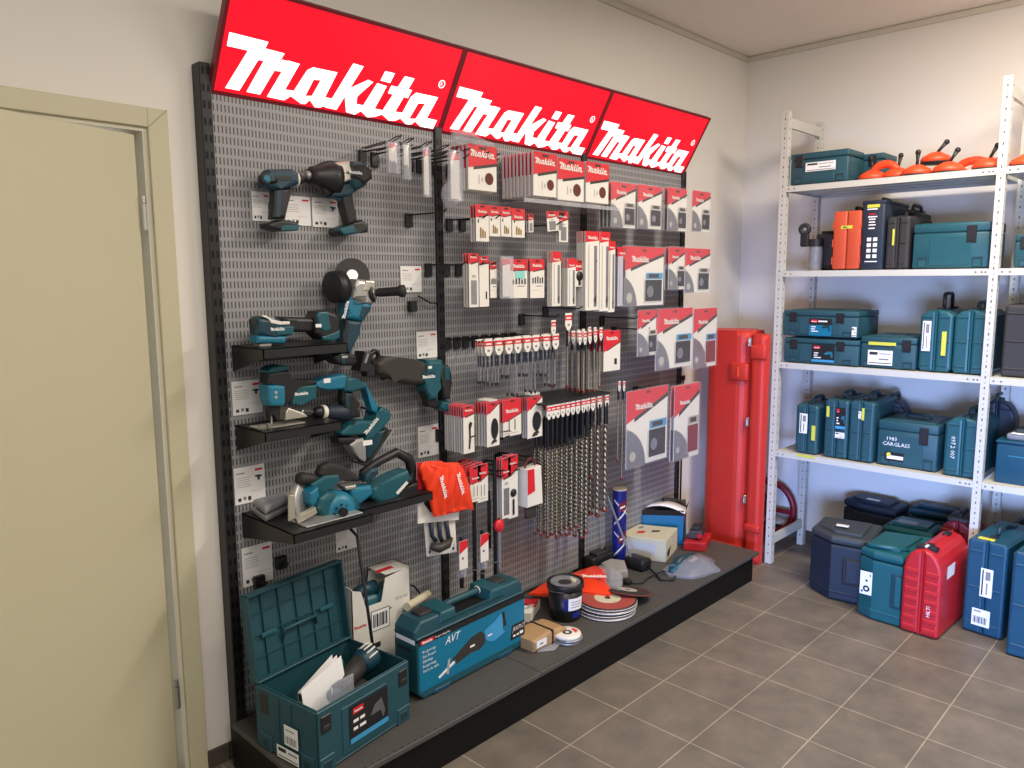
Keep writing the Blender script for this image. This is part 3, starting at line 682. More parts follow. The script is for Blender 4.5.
# ================================================================ power tools on the first bay
def shelf(label, x0, x1, y1, z):
    t = thing('tool_shelf', label, 'shelf', (x0, PF, z), group='black steel tool shelves on the left bay')
    b = WB(t); b.box(x0, x1, y1, PF-.001, z-.003, z, 'black_steel').box(x0, x1, y1, y1+.003, z-.03, z, 'black_steel').box(x0, x1, PF-.004, PF-.001, z-.06, z, 'black_steel'); b.build('tray', t)
    for x in (x0, x1-.003):
        b = WB(t); b.prism([(y1, z-.03), (y1, z), (PF-.001, z), (PF-.001, z-.085)], x, x+.003, 'black_steel', axis='x'); b.build('side_bracket', t)
shelf('short black shelf carrying the cordless multi-tool, topmost of the three', .997, 1.30, -.245, 1.423)
shelf('black shelf carrying the upright jigsaw, middle of the three', .995, 1.275, -.235, 1.162)
shelf('deep black shelf carrying the circular saw, lowest of the three', 1.0, 1.29, -.37, .865)
shelf('narrow black shelf under the saw battery, right beside the deep lowest shelf', 1.295, 1.60, -.31, .865)

def price(label, r, pic=None, n=0):
    x0, x1, z0, z1 = r; w = x1-x0; h = z1-z0; y = PF-.004
    t = thing('price_card', label, 'price card', (x0, y, z0), group='white price cards on the slotted wall')
    b = WB(t); b.box(x0, x1, y, y+.0012, z0, z1, 'paper'); b.build('card', t)
    b = WB(t); q = y-.0006
    b.rect(x0+.68*w, x0+.93*w, z0+.84*h, z0+.90*h, q, 'red_print').rect(x0+.08*w, x0+.35*w, z0+.82*h, z0+.85*h, q, 'ink_grey')
    for k in range(5): b.rect(x0+.08*w, x0+(.55-.05*(k % 2))*w, z0+(.70-.06*k)*h, z0+(.715-.06*k)*h, q, 'card_text')
    b.rect(x0+.10*w, x0+.2*w, z0+.08*h, z0+.17*h, q, 'ink').rect(x0+.27*w, x0+.36*w, z0+.1*h, z0+.19*h, q, 'ink_grey').rect(x0+.42*w, x0+.52*w, z0+.07*h, z0+.18*h, q, 'ink')
    b.rect(x0+.5*w, x0+.9*w, z0+.3*h, z0+.31*h, q, 'card_text')
    if pic: b.prism([(x0+(.68+.25*a)*w, z0+(.58+.14*c)*h) for a, c in ((0, 1), (.7, 1), (1, .7), (.6, .5), (.6, 0), (.3, 0), (.3, .6), (0, .7))], q-.0004, q, 'teal_dark')
    b.build('print', t)
price('price card behind the small impact driver, leftmost card of the top row', (1.0909,1.1528,1.8219,1.9152))
price('price card between the two impact drivers, left one of the touching pair', (1.2065,1.3054,1.8141,1.911))
price('price card just left of the impact wrench grip, right one of the touching pair', (1.3119,1.4169,1.8122,1.9119), 1)
price('price card right of the angle grinder side handle', (1.6863,1.7891,1.5815,1.6815))
price('price card above the reciprocating saw body', (1.7571,1.8626,1.3197,1.4262))
price('price card left of the upright jigsaw', (0.9884,1.0927,1.1934,1.3051), 1)
price('price card by the black post above the orange bag', (1.7539,1.8609,0.9197,1.0478))
price('price card left of the circular saw', (0.9789,1.0878,0.8946,1.0189), 1)
price('price card above the open lidded box case, lowest at the left', (0.9912,1.1008,0.607,0.7437))
price('price card below the deep shelf, beside the black cord', (1.3564,1.4469,0.6313,0.7313))

def peg(t, pts, r=.004):
    b = WB(t); b.tube(pts, r, 'black_steel', 8); b.build('peg', t)
# impact driver
Y = -.10
t = thing('impact_driver', 'small dark teal impact driver hanging at the top left, nose to the right', 'power tool', (1.17, -.10, 1.80))
b = WB(t); b.prism([(1.099,1.9632),(1.1129,1.9782),(1.1946,1.988),(1.2197,1.9782),(1.2202,1.9416),(1.1916,1.927),(1.15,1.9198),(1.1273,1.914),(1.0923,1.9192),(1.0911,1.9388)], Y-.03, Y+.03, 'teal_dark', .02, 3); b.prism([(1.134,1.9564),(1.1886,1.9612),(1.188,1.949),(1.1334,1.9444)], Y-.032, Y-.028, 'black_plastic'); b.build('motor_housing', t)
b = WB(t); c = (1.0971,-0.13,1.9465); b.cyl((c[0], c[1]-.006, c[2]), (c[0], c[1]+.02, c[2]), .017, m='black_plastic', n=16).cyl((c[0], c[1]-.008, c[2]), (c[0], c[1], c[2]), .011, m='teal_light', n=14); b.build('motor_cap', t)
a = (1.2173,-0.1,1.9576); c = (1.2474,-0.1,1.9652)
b = WB(t); b.lathe([(.024, 0), (.024, .006)], a, (1, 0, .05), 'white_card').lathe([(.02, .006), (.016, .022), (.009, .03), (.006, .045)], a, (1, 0, .05), 'black_plastic'); b.build('nose', t)
b = WB(t); b.prism([(1.1299,1.9202),(1.1962,1.9274),(1.1882,1.9065),(1.1682,1.8279),(1.1181,1.8233),(1.1275,1.874)], Y-.02, Y+.02, 'black_plastic', .012, 3).prism([(1.1385,1.9149),(1.1544,1.9161),(1.1455,1.8308),(1.1297,1.83)], Y-.0215, Y-.018, 'teal_dark', .001); b.build('grip', t)
b = WB(t); b.prism([(1.1685,1.9252),(1.1939,1.9272),(1.1855,1.8982),(1.1696,1.9011)], Y-.012, Y+.012, 'teal', .006); b.build('trigger', t)
b = WB(t); b.prism([(1.0951,1.8082),(1.1497,1.8249),(1.2024,1.8173),(1.2089,1.8052),(1.2011,1.7904),(1.1387,1.7859),(1.0988,1.7943)], Y-.034, Y+.034, 'black_plastic', .012, 3).prism([(1.1441,1.8044),(1.2067,1.8093),(1.2012,1.7917),(1.1387,1.7875)], Y-.036, Y-.03, 'teal', .003); b.build('battery_foot', t)
peg(t, [(1.115, PF, 1.94), (1.115, -.16, 1.935), (1.115, -.165, 1.95)])
# impact wrench
t = thing('impact_wrench', 'large impact wrench with black cone front and pale metal collar, beside the driver', 'power tool', (1.42, -.10, 1.80))
a = (1.2718,-0.1,1.9748)
b = WB(t); b.lathe([(.012, 0), (.03, .004), (.034, .02), (.05, .05), (.058, .075), (.058, .10)], (a[0], -.10, a[2]), (1, 0, -.02), 'black_plastic', 24); b.lathe([(.014, -.012), (.014, .006)], (a[0], -.10, a[2]), (1, 0, 0), 'steel', 12); b.prism([(1.2976,1.9563),(1.3627,1.9618),(1.3404,1.9133),(1.3153,1.9115)], -.125, -.075, 'black_plastic', .015, 2); b.build('boot', t)
b = WB(t); b.prism([(1.3502,2.0218),(1.4092,2.0321),(1.3996,1.9863),(1.4171,1.9706),(1.3777,1.9545),(1.3583,1.9783)], -.142, -.058, 'bright_alu', .02, 3); b.build('gear_collar', t)
b = WB(t); b.prism([(1.4064,2.0254),(1.4224,2.0355),(1.4594,2.0385),(1.4989,2.0171),(1.5003,1.9822),(1.4775,1.9539),(1.4339,1.9309),(1.4134,1.9445),(1.3942,1.9815)], -.142, -.058, 'teal_dark', .025, 3); b.prism([(1.406,2.0168),(1.4589,2.0263),(1.496,2.0125),(1.4975,1.9797),(1.4615,1.957),(1.4044,1.9781)], -.146, -.12, 'black_plastic', .012, 2).rect(*(1.3913,1.4536,1.9884,1.9946), -.1475, 'teal'); r = (1.3942,1.4492,1.9888,1.9948); b.logo(r[0], r[2], r[1]-r[0], 'white_print', -.1485); b.build('motor_housing', t)
b = WB(t); b.prism([(1.346,1.9265),(1.3672,1.9494),(1.4196,1.9665),(1.4506,1.9518),(1.4283,1.924),(1.4174,1.9146),(1.3654,1.9066),(1.3427,1.9093)], -.128, -.072, 'teal_dark', .014, 3).prism([(1.3839,1.9208),(1.4287,1.9327),(1.4485,1.8291),(1.4056,1.8161),(1.3903,1.8868)], -.122, -.078, 'rubber', .014, 3); b.build('grip', t)
b = WB(t); b.prism([(1.3565,1.9358),(1.3819,1.9335),(1.3934,1.8999),(1.3753,1.8987),(1.3607,1.9148)], -.112, -.088, 'teal', .006); b.build('trigger', t)
b = WB(t); b.prism([(1.3585,1.8054),(1.4084,1.8206),(1.4515,1.838),(1.4806,1.8217),(1.4741,1.7948),(1.4282,1.7886),(1.3702,1.7778),(1.3554,1.7924)], -.14, -.06, 'black_plastic', .014, 3).prism([(1.357,1.8053),(1.4135,1.8187),(1.4283,1.7908),(1.3729,1.7813),(1.3565,1.7946)], -.143, -.1, 'teal', .006); b.build('battery_foot', t)
peg(t, [(1.36, PF, 1.955), (1.36, -.09, 1.95)]); peg(t, [(1.45, PF, 1.90), (1.45, -.06, 1.9)])
# angle grinder
Y = -.12
t = thing('angle_grinder', 'cordless angle grinder hanging head up with black side handle to the right', 'power tool', (1.39, -.12, 1.30))
c = (1.4278,-0.1,1.6454)
b = WB(t); n = Vector((-.45, -.85, .2)).normalized(); b.cyl(Vector(c)-n*.002, Vector(c)+n*.002, .062, m='case_dark', n=32).cyl(Vector(c)-n*.004, Vector(c)+n*.006, .02, m='steel', n=16); b.build('grinding_disc', t)
b = WB(t); c2 = (1.3371,-0.12,1.6064); b.lathe([(.052, -.02), (.055, -.018), (.055, .02), (.045, .022)], (c2[0]+.012, -.12, c2[2]), (1, .1, .1), 'black_plastic', 24); b.build('guard', t)
b = WB(t); b.prism([(1.4099,1.633),(1.4804,1.6284),(1.4849,1.5861),(1.4734,1.5426),(1.4398,1.5497),(1.389,1.5663),(1.3993,1.6057)], Y-.04, Y+.04, 'cast_alu', .016, 3).prism([(1.4428,1.6268),(1.4803,1.6247),(1.4805,1.5893),(1.4282,1.5931)], Y-.043, Y-.035, 'bright_alu', .004)
vr = (1.3975,1.4398,1.5688,1.5745)
for k in range(3): b.rect(vr[0], vr[1], vr[2]-.009*k, vr[3]-.009*k, -.1635, 'grey_plastic')
b.build('gear_head', t)
a = (1.4757,-0.14,1.5833); c = (1.5544,-0.24,1.5908)
b = WB(t); d = Vector(c)-Vector(a); b.lathe([(.03, 0), (.034, .004), (.034, .012), (.02, .016)], a, d, 'black_plastic', 20).lathe([(.026, .0165), (.022, .018), (.008, .022)], a, d, 'steel', 18).lathe([(.012, .02), (.016, .03), (.0165, d.length-.03), (.022, d.length-.02), (.022, d.length-.005), (.012, d.length)], a, d, 'rubber', 16); b.build('side_handle', t)
b = WB(t); b.prism([(1.3821,1.5743),(1.4773,1.5456),(1.4703,1.5208),(1.4373,1.4846),(1.3681,1.4967),(1.3718,1.5332)], Y-.033, Y+.033, 'teal_light', .016, 3).prism([(1.4282,1.5377),(1.4678,1.5334),(1.4377,1.4939),(1.4157,1.501)], Y-.0345, Y-.03, 'teal_dark', .001)
o = Vector((1.3552,-0.155,1.4953)); e = Vector((1.3757,-0.155,1.5579)); u = (e-o).normalized(); b.logo(o.x, o.z, (e-o).length, 'white_print', -.1542, u, (-u.z*-1, 0, u.x*-1) if False else Vector((-u.z, 0, u.x))); b.build('motor_housing', t)
b = WB(t); b.prism([(1.368,1.4955),(1.4389,1.4864),(1.4224,1.4449),(1.3826,1.3716),(1.3383,1.3852),(1.3515,1.4425)], Y-.026, Y+.026, 'teal_dark', .014, 3).prism([(1.3657,1.4907),(1.3785,1.4871),(1.3638,1.3927),(1.3423,1.3942)], Y-.027, Y, 'rubber', .004); b.build('grip', t)
b = WB(t); b.prism([(1.2671,1.3903),(1.3311,1.3827),(1.3943,1.3707),(1.3989,1.3404),(1.3758,1.3323),(1.3328,1.3384),(1.3154,1.3472)], Y-.04, Y+.035, 'black_plastic', .012, 3).prism([(1.3204,1.3804),(1.3451,1.3768),(1.3471,1.3397),(1.3329,1.3427)], Y-.042, Y, 'teal_dark', .004).rect(*(1.3325,1.355,1.3633,1.3711), -.1625, 'card_text'); b.build('battery_foot', t)
peg(t, [(1.36, PF, 1.60), (1.36, -.09, 1.595)]); peg(t, [(1.43, PF, 1.585), (1.43, -.085, 1.58)])
# multi-tool lying on the top shelf
Y = -.15
t = thing('multi_tool', 'cordless oscillating multi-tool lying on the topmost black shelf', 'power tool', (1.15, -.15, 1.424))
b = WB(t); b.prism([(1.0146,1.5112),(1.0275,1.518),(1.0552,1.5132),(1.0827,1.4972),(1.1425,1.487),(1.146,1.4716),(1.1387,1.453),(1.0804,1.4524),(1.0145,1.4599)], Y-.032, Y+.03, 'teal_dark', .015, 3).prism([(1.0309,1.5222),(1.0476,1.5209),(1.0629,1.5074),(1.0952,1.5004),(1.1275,1.4991),(1.127,1.4896),(1.0905,1.4901),(1.0623,1.4963),(1.0551,1.5114),(1.0335,1.5177)], Y-.034, Y+.03, 'white_card', .004).prism([(1.0718,1.4835),(1.1422,1.4813),(1.1368,1.4569),(1.0807,1.4581)], Y-.0345, Y-.02, 'teal', .002); r = (1.0567,1.1077,1.472,1.4856); b.logo(r[0], r[2], r[1]-r[0], 'white_print', -.1852)
c = (1.0031,-0.18,1.5035); b.cyl((c[0], -.186, c[2]), (c[0], -.17, c[2]), .01, m='black_plastic', n=12); b.build('head_housing', t)
b = WB(t); b.prism([(1.0145,1.4599),(1.1219,1.4539),(1.1122,1.4272),(1.0152,1.4355)], Y-.03, Y+.03, 'teal_light', .01, 3); b.build('collar', t)
b = WB(t); c = (1.0449,-0.15,1.427); b.box(c[0]-.02, c[0]+.02, Y-.025, Y+.02, 1.4235, 1.432, 'bright_alu', .002); b.build('blade_clamp', t)
b = WB(t); b.prism([(1.0959,1.5154),(1.2279,1.5065),(1.2281,1.4636),(1.2081,1.46),(1.1392,1.4636),(1.1321,1.4913)], Y-.024, Y+.024, 'black_plastic', .014, 3).prism([(1.1582,1.5035),(1.2231,1.4989),(1.2228,1.4931),(1.1578,1.497)], Y-.0255, Y-.02, 'grey_plastic', .001); b.build('grip', t)
b = WB(t); b.prism([(1.2155,1.5069),(1.2289,1.5278),(1.2693,1.5304),(1.3009,1.5195),(1.3148,1.4991),(1.3112,1.4354),(1.283,1.4271),(1.238,1.4357),(1.2167,1.4564)], Y-.04, Y+.035, 'black_plastic', .014, 3).prism([(1.2216,1.5145),(1.231,1.5265),(1.2669,1.5265),(1.2755,1.4651),(1.2525,1.4584),(1.2285,1.4714)], Y-.043, Y-.02, 'teal', .006, 2).prism([(1.2385,1.4454),(1.31,1.4634),(1.3102,1.4354),(1.2821,1.4271),(1.2423,1.4315)], Y-.041, Y+.03, 'teal', .006, 2).rect(*(1.2144,1.236,1.4758,1.4868), -.1938, 'white_print'); b.build('battery', t)
# reciprocating saw
Y = -.12
t = thing('reciprocating_saw', 'cordless reciprocating saw hanging level, black shoe to the left', 'power tool', (1.64, -.12, 1.20))
b = WB(t); b.prism([(1.4356,1.3788),(1.4724,1.3739),(1.4492,1.3019),(1.4128,1.3098)], Y-.03, Y+.03, 'black_steel', .004).prism([(1.4447,1.3713),(1.4545,1.3696),(1.4412,1.3371),(1.4314,1.3393)], Y-.0312, Y-.0295, 'ink_grey'); b.build('shoe', t)
b = WB(t); c = (1.4911,-0.13,1.3509); b.ring(c, (.3, -1, 0), .024, .009, 'black_plastic', 18, 8).prism([(1.4587,1.3334),(1.495,1.3351),(1.4846,1.2801),(1.4486,1.2858)], Y-.02, Y+.02, 'black_plastic', .006); b.build('blade_clamp', t)
b = WB(t); b.prism([(1.4865,1.3311),(1.5213,1.3564),(1.5849,1.3469),(1.6565,1.3342),(1.7213,1.3159),(1.7126,1.2312),(1.6536,1.2357),(1.5936,1.2515),(1.562,1.2784),(1.53,1.2758),(1.4918,1.2934)], Y-.036, Y+.034, 'grip_brown', .022, 4); b.build('boot', t)
b = WB(t); b.prism([(1.7153,1.3281),(1.7954,1.3209),(1.8013,1.2953),(1.7869,1.2413),(1.7667,1.2181),(1.7687,1.1676),(1.73,1.1695),(1.715,1.2036),(1.7017,1.2249),(1.7131,1.2485)], Y-.038, Y+.034, 'teal', .016, 3); r = (1.687,1.7515,1.2569,1.2805); b.rect(*r, -.1588, 'teal_dark').logo(r[0], r[2], r[1]-r[0], 'white_print', -.1594); r = (1.7177,1.7364,1.2928,1.3027); b.rect(*r, -.159, 'white_print'); b.build('motor_housing', t)
b = WB(t); b.prism([(1.7936,1.3035),(1.8411,1.296),(1.8572,1.2651),(1.8528,1.2195),(1.8481,1.1584),(1.8179,1.1593),(1.8087,1.1935),(1.813,1.2311),(1.7935,1.2431)], Y-.02, Y+.02, 'rubber', .012, 3).prism([(1.8177,1.2914),(1.8443,1.2891),(1.8451,1.233),(1.8197,1.2355)], Y-.022, Y, 'teal', .004).prism([(1.715,1.2036),(1.7532,1.1945),(1.791,1.1446),(1.7775,1.1285),(1.7325,1.1417)], Y-.022, Y+.02, 'black_plastic', .006); b.build('grip', t)
b = WB(t); b.prism([(1.788,1.1552),(1.8446,1.151),(1.8494,1.1273),(1.837,1.1159),(1.8036,1.1166),(1.7842,1.1328)], Y-.036, Y+.034, 'teal', .008, 3); b.build('battery_foot', t)
b = WB(t); c = (1.8861,-0.08,1.1225); e = (1.9955,-0.08,1.1129); b.tube([(c[0], -.10, c[2]), (e[0], -.10, e[2])], .003, 'black_steel'); b.build('hook_rod', t)
peg(t, [(1.55, PF, 1.33), (1.55, -.085, 1.33)])
peg(t, [(1.76, PF, 1.30), (1.76, -.085, 1.30)])
# upright jigsaw on the middle shelf
Y = -.15
t = thing('jigsaw', 'teal jigsaw standing on its metal foot plate on the middle black shelf', 'power tool', (1.1, -.15, 1.163))
b = WB(t); b.prism([(1.0444,1.3473),(1.0624,1.3581),(1.0921,1.3606),(1.1253,1.3547),(1.1213,1.3428),(1.0743,1.3363),(1.0467,1.3388)], Y-.03, Y+.03, 'teal', .012, 3); b.build('top_knob', t)
b = WB(t); b.prism([(1.0479,1.3387),(1.1183,1.3407),(1.125,1.3067),(1.2184,1.3003),(1.22,1.2874),(1.152,1.2904),(1.1319,1.2731),(1.1238,1.2391),(1.0979,1.2286),(1.0971,1.296),(1.042,1.3035)], Y-.032, Y+.03, 'black_plastic', .014, 3); b.build('barrel', t)
b = WB(t); b.prism([(1.0391,1.3012),(1.0704,1.3006),(1.1004,1.2937),(1.0984,1.2382),(1.0915,1.2275),(1.0464,1.2337),(1.0393,1.2528)], Y-.038, Y+.03, 'teal_light', .01, 3)
for c in ((1.064,-0.188,1.2765), (1.0632,-0.188,1.2615)): b.cyl((c[0], -.190, c[2]), (c[0], -.185, c[2]), .0055, m='bright_alu', n=10)
b.build('gear_housing', t)
b = WB(t); b.prism([(1.1451,1.2814),(1.1563,1.29),(1.2213,1.2865),(1.2178,1.24),(1.2063,1.2333),(1.1535,1.2317),(1.1308,1.2246),(1.1256,1.233),(1.129,1.2579)], Y-.03, Y+.03, 'teal', .012, 3); r = (1.1335,1.1855,1.2565,1.2738); b.logo(r[0], r[2], r[1]-r[0], 'white_print', -.1805); b.build('handle', t)
b = WB(t); b.prism([(1.0485,1.2335),(1.0937,1.228),(1.0893,1.1833),(1.0788,1.1828),(1.0658,1.2115),(1.0522,1.1884)], Y-.014, Y+.014, 'black_steel', .004).box(1.062, 1.067, Y-.002, Y+.002, 1.166, 1.23, 'steel'); b.build('blade_guide', t)
b = WB(t); b.box(1.005, 1.165, Y-.04, Y+.035, 1.163, 1.168, 'bright_alu', .002).prism([(1.101,1.207),(1.1102,1.2213),(1.1691,1.1943),(1.1825,1.1807),(1.0997,1.1808)], Y-.03, Y+.03, 'bright_alu', .004); b.build('foot_plate', t)
for dx in (.0, .022):
    b = WB(t); b.cyl((1.015+dx, Y-.045, 1.173), (1.015+dx, Y-.03, 1.173), .009, m='chrome', n=14); b.build('roller', t)
# auto-feed screwdriver hanging right of the jigsaw
Y = -.12
t = thing('cordless_screwdriver', 'teal cordless screwdriver hanging between the jigsaw and the tilted power jigsaw, nose left', 'power tool', (1.3, -.12, 1.2))
b = WB(t); b.prism([(1.2364,1.289),(1.2704,1.2991),(1.3492,1.307),(1.3617,1.2959),(1.3515,1.2527),(1.2808,1.2558),(1.2476,1.2691),(1.2268,1.2766)], Y-.03, Y+.03, 'teal_light', .012, 3); r = (1.2635,1.2906,1.2825,1.298); b.rect(*r, -.1508, 'white_print'); b.build('battery', t)
b = WB(t); b.prism([(1.3532,1.294),(1.3778,1.2944),(1.3902,1.2765),(1.4331,1.2695),(1.4528,1.2561),(1.4287,1.2445),(1.3755,1.2379),(1.3466,1.2449)], Y-.034, Y+.03, 'teal', .012, 3).prism([(1.3535,1.3011),(1.3832,1.2983),(1.3825,1.2817),(1.3528,1.2846)], Y-.025, Y+.02, 'black_plastic', .004); b.build('battery_foot', t)
b = WB(t); b.prism([(1.3468,1.2476),(1.3899,1.2374),(1.3967,1.1917),(1.4194,1.1435),(1.3716,1.1414),(1.3499,1.1695),(1.3422,1.2149)], Y-.024, Y+.022, 'black_plastic', .014, 3).prism([(1.3508,1.2361),(1.3687,1.2314),(1.3668,1.1841),(1.3539,1.1857)], Y-.0255, Y-.02, 'teal_dark', .001); b.build('grip', t)
a = Vector((1.3543,-0.12,1.1661)); c = Vector((1.1869,-0.12,1.1915)); d = c-a; L_ = d.length
b = WB(t); b.lathe([(.028, -.02), (.030, 0), (.028, L_*.38), (.02, L_*.42)], a, d, 'navy', 18); b.build('motor_housing', t)
b = WB(t); b.lathe([(.021, L_*.40), (.025, L_*.44), (.025, L_*.52)], a, d, 'white_card', 18).lathe([(.024, L_*.52), (.016, L_*.66), (.008, L_*.7)], a, d, 'black_plastic', 16).lathe([(.006, L_*.7), (.006, L_*.93), (.01, L_*.94), (.008, L_)], a, d, 'steel', 10); b.build('nose', t)
peg(t, [(1.36, PF, 1.26), (1.36, -.09, 1.255)])
# second jigsaw hanging tilted
t = thing('jigsaw', 'teal and grey power jigsaw hanging tilted with thin base plate pointing up right', 'power tool', (1.42, -.12, 1.02))
b = WB(t); b.prism([(1.4372,1.2549),(1.4507,1.2547),(1.4716,1.2113),(1.4979,1.1708),(1.4865,1.1461),(1.4663,1.1603),(1.461,1.2011)], Y-.02, Y+.02, 'teal_light', .01, 3); b.build('handle_arm', t)
b = WB(t); b.prism([(1.3213,1.1009),(1.3645,1.1283),(1.4011,1.1357),(1.4582,1.1268),(1.4537,1.0986),(1.4224,1.0802),(1.3305,1.0894)], Y-.035, Y+.03, 'teal', .014, 3).disc((1.3727,-0.158,1.1319), (0, -1, 0), .007, 'black_plastic', 12); b.build('rear_housing', t)
b = WB(t); b.prism([(1.4867,1.1519),(1.5014,1.1721),(1.5327,1.1577),(1.5463,1.1384),(1.535,1.1222),(1.5055,1.0911),(1.4555,1.0549),(1.4249,1.0568),(1.4367,1.101),(1.4652,1.1316)], Y-.038, Y+.03, 'teal', .014, 3)
o = Vector((1.4244,-0.16,1.0785)); e = Vector((1.483,-0.16,1.1312)); u = (e-o).normalized(); b.logo(o.x, o.z, (e-o).length, 'white_print', -.1588, u, Vector((-u.z, 0, u.x))); b.build('barrel', t)
b = WB(t); b.prism([(1.3124,1.0855),(1.3822,1.0777),(1.3882,1.0625),(1.3614,1.0526),(1.3177,1.0623)], Y-.03, Y+.03, 'black_plastic', .008, 3); b.build('battery_socket', t)
b = WB(t); b.prism([(1.3614,1.0526),(1.3884,1.0682),(1.4219,1.0688),(1.4273,1.0334),(1.4324,0.9863),(1.4218,0.9765),(1.399,0.9978),(1.3798,1.0183)], Y-.03, Y+.03, 'cast_alu', .01, 3); b.build('gear_housing', t)
b = WB(t); b.prism([(1.435,1.0552),(1.4842,1.0826),(1.5194,1.0833),(1.4895,1.0351),(1.4462,0.9897),(1.4292,0.9926)], Y-.03, Y+.03, 'teal_dark', .006, 2).rect(*(1.4132,1.4546,1.0405,1.0602), -.152, 'white_print'); b.build('dust_cover', t)
b = WB(t); b.prism([(1.5393,1.0816),(1.5493,1.0801),(1.4396,0.9617),(1.4316,0.9678)], Y-.04, Y+.035, 'steel'); b.prism([(1.3885,0.987),(1.4318,0.9719),(1.4382,0.9591),(1.3982,0.9778)], Y-.03, Y+.02, 'black_steel', .002); b.build('base_plate', t)
b = WB(t); b.prism([(1.5057,1.0941),(1.5235,1.0974),(1.5372,1.0837),(1.5261,1.0705),(1.5085,1.0761)], Y-.02, Y+.02, 'black_plastic', .004); b.build('lever', t)
peg(t, [(1.43, PF, 1.12), (1.43, -.085, 1.115)])
peg(t, [(1.49, PF, 1.16), (1.49, -.085, 1.155)])
# circular saw on the deep shelf
t = thing('circular_saw', 'teal circular saw with silver blade guard on the deep lowest shelf', 'power tool', (1.17, -.25, .866))
c = Vector((1.2183,-0.3,0.8716))
b = WB(t); b.lathe([(.045, .10), (.062, .08), (.064, .03), (.055, .008), (.035, 0)], c, (.15, 1, 0), 'teal_light', 24)
for k in range(8): q = 2*PI*k/8; b.box(c.x+.026*math.cos(q)-.0035, c.x+.026*math.cos(q)+.0035, c.y-.003, c.y+.008, c.z+.026*math.sin(q)-.0035, c.z+.026*math.sin(q)+.0035, 'black_plastic')
b.disc((c.x, c.y-.0035, c.z), (0, -1, 0), .016, 'teal_dark', 16); b.build('motor', t)
b = WB(t); b.prism([(1.1489,0.9314),(1.1788,0.9449),(1.2381,0.926),(1.2992,0.8962),(1.3094,0.8529),(1.234,0.8279),(1.1672,0.8503),(1.1364,0.8949)], -.29, -.18, 'teal', .02, 3); b.build('motor_housing', t)
b = WB(t); c = Vector((1.141,-0.2,0.9048)); b.lathe([(.02, -.014), (.078, -.014), (.082, -.01), (.082, .01), (.078, .014), (.02, .014)], c, (.5, -.8, .1), 'cast_alu', 32); b.build('blade_guard', t)
b = WB(t); b.prism([(1.1224,0.9494),(1.1557,0.9656),(1.1604,0.9086),(1.131,0.9018),(1.1209,0.9171)], -.27, -.20, 'teal_light', .01, 3); b.build('guard_cover', t)
b = WB(t); b.prism([(1.1768,0.9941),(1.1892,1.0216),(1.2232,1.0288),(1.276,1.0093),(1.3296,0.9652),(1.3407,0.9388),(1.2892,0.9489),(1.2513,0.9733),(1.2213,0.9857),(1.1983,0.9767)], -.24, -.20, 'rubber', .014, 3).prism([(1.1989,0.9899),(1.2517,0.9833),(1.2568,0.9587),(1.2198,0.9524),(1.1885,0.9253),(1.145,0.941),(1.1464,0.9703)], -.245, -.195, 'teal', .01, 3); b.build('top_handle', t)
a = Vector((1.1797,-0.22,0.977)); c = Vector((1.108,-0.22,0.9929))
b = WB(t); d = c-a; b.lathe([(.014, 0), (.018, .02), (.022, d.length-.012), (.016, d.length)], a, d, 'rubber', 16); b.build('front_grip', t)
b = WB(t); b.box(1.06, 1.27, -.345, -.25, .866, .870, 'cast_alu', .001).prism([(1.0288,0.9709),(1.0476,0.9669),(1.0453,0.892),(1.0247,0.8874)], -.305, -.295, 'bright_alu', .002).prism([(1.0453,0.892),(1.116,0.9141),(1.1222,0.8934),(1.0513,0.8747)], -.31, -.29, 'bright_alu', .002); b.build('base_plate', t)
b = WB(t); b.cyl((1.20, -.345, .885), (1.20, -.33, .885), .014, m='black_plastic', n=12); b.build('angle_knob', t)
# packed fence plate behind the saw
t = thing('fence_plate', 'crumpled silver packed fence plate lying at the left of the deep shelf', 'accessory', (1.06, -.13, .866))
b = WB(t); b.prism([(1.0, -.20), (1.13, -.14), (1.16, -.06), (1.02, -.07)], .8665, .885, 'blade_steel', .006, 2, 'z'); b.build('plate', t)
b = WB(t); b.prism([(1.005, -.19), (1.125, -.13), (1.15, -.065), (1.025, -.075)], .886, .915, 'bag_grey', .012, 3, 'z'); b.build('wrapping', t)
# cordless recip / handsaw with battery at the right of the shelf
Y = -.14
t = thing('hand_saw_tool', 'teal cordless saw with black loop handle lying right of the circular saw', 'power tool', (1.5, -.23, .866))
b = WB(t); b.prism([(1.2817,0.9317),(1.3698,0.9244),(1.3852,0.8932),(1.3188,0.8654),(1.2875,0.8791)], -0.2600, -0.2000, 'teal_light', .012, 3).prism([(1.2588,0.9431),(1.3058,0.9406),(1.3052,0.927),(1.266,0.9281)], -0.2620, -0.2100, 'bright_alu', .004); b.build('nose', t)
b = WB(t); b.prism([(1.3694,0.914),(1.4029,0.9214),(1.4807,0.9455),(1.5293,0.951),(1.5418,0.9195),(1.4957,0.8704),(1.4511,0.8401),(1.4003,0.8476),(1.3681,0.8792)], -0.2680, -0.1900, 'teal', .016, 3).prism([(1.4654,0.8803),(1.5148,0.9138),(1.5234,0.9048),(1.4738,0.8713)], -0.2695, -0.2600, 'white_card', .001); b.build('motor_housing', t)
b = WB(t); pts = [(1.3622,0.9399),(1.3551,0.9691),(1.4224,0.9952),(1.5004,1.0152),(1.5573,0.9823),(1.5713,0.9359),(1.5638,0.8969),(1.5233,0.9012)]; b.tube([(p[0], -.23, p[1]) for p in pts], [.014, .015, .016, .017, .019, .02, .018, .014], 'black_plastic', 10); b.build('loop_handle', t)
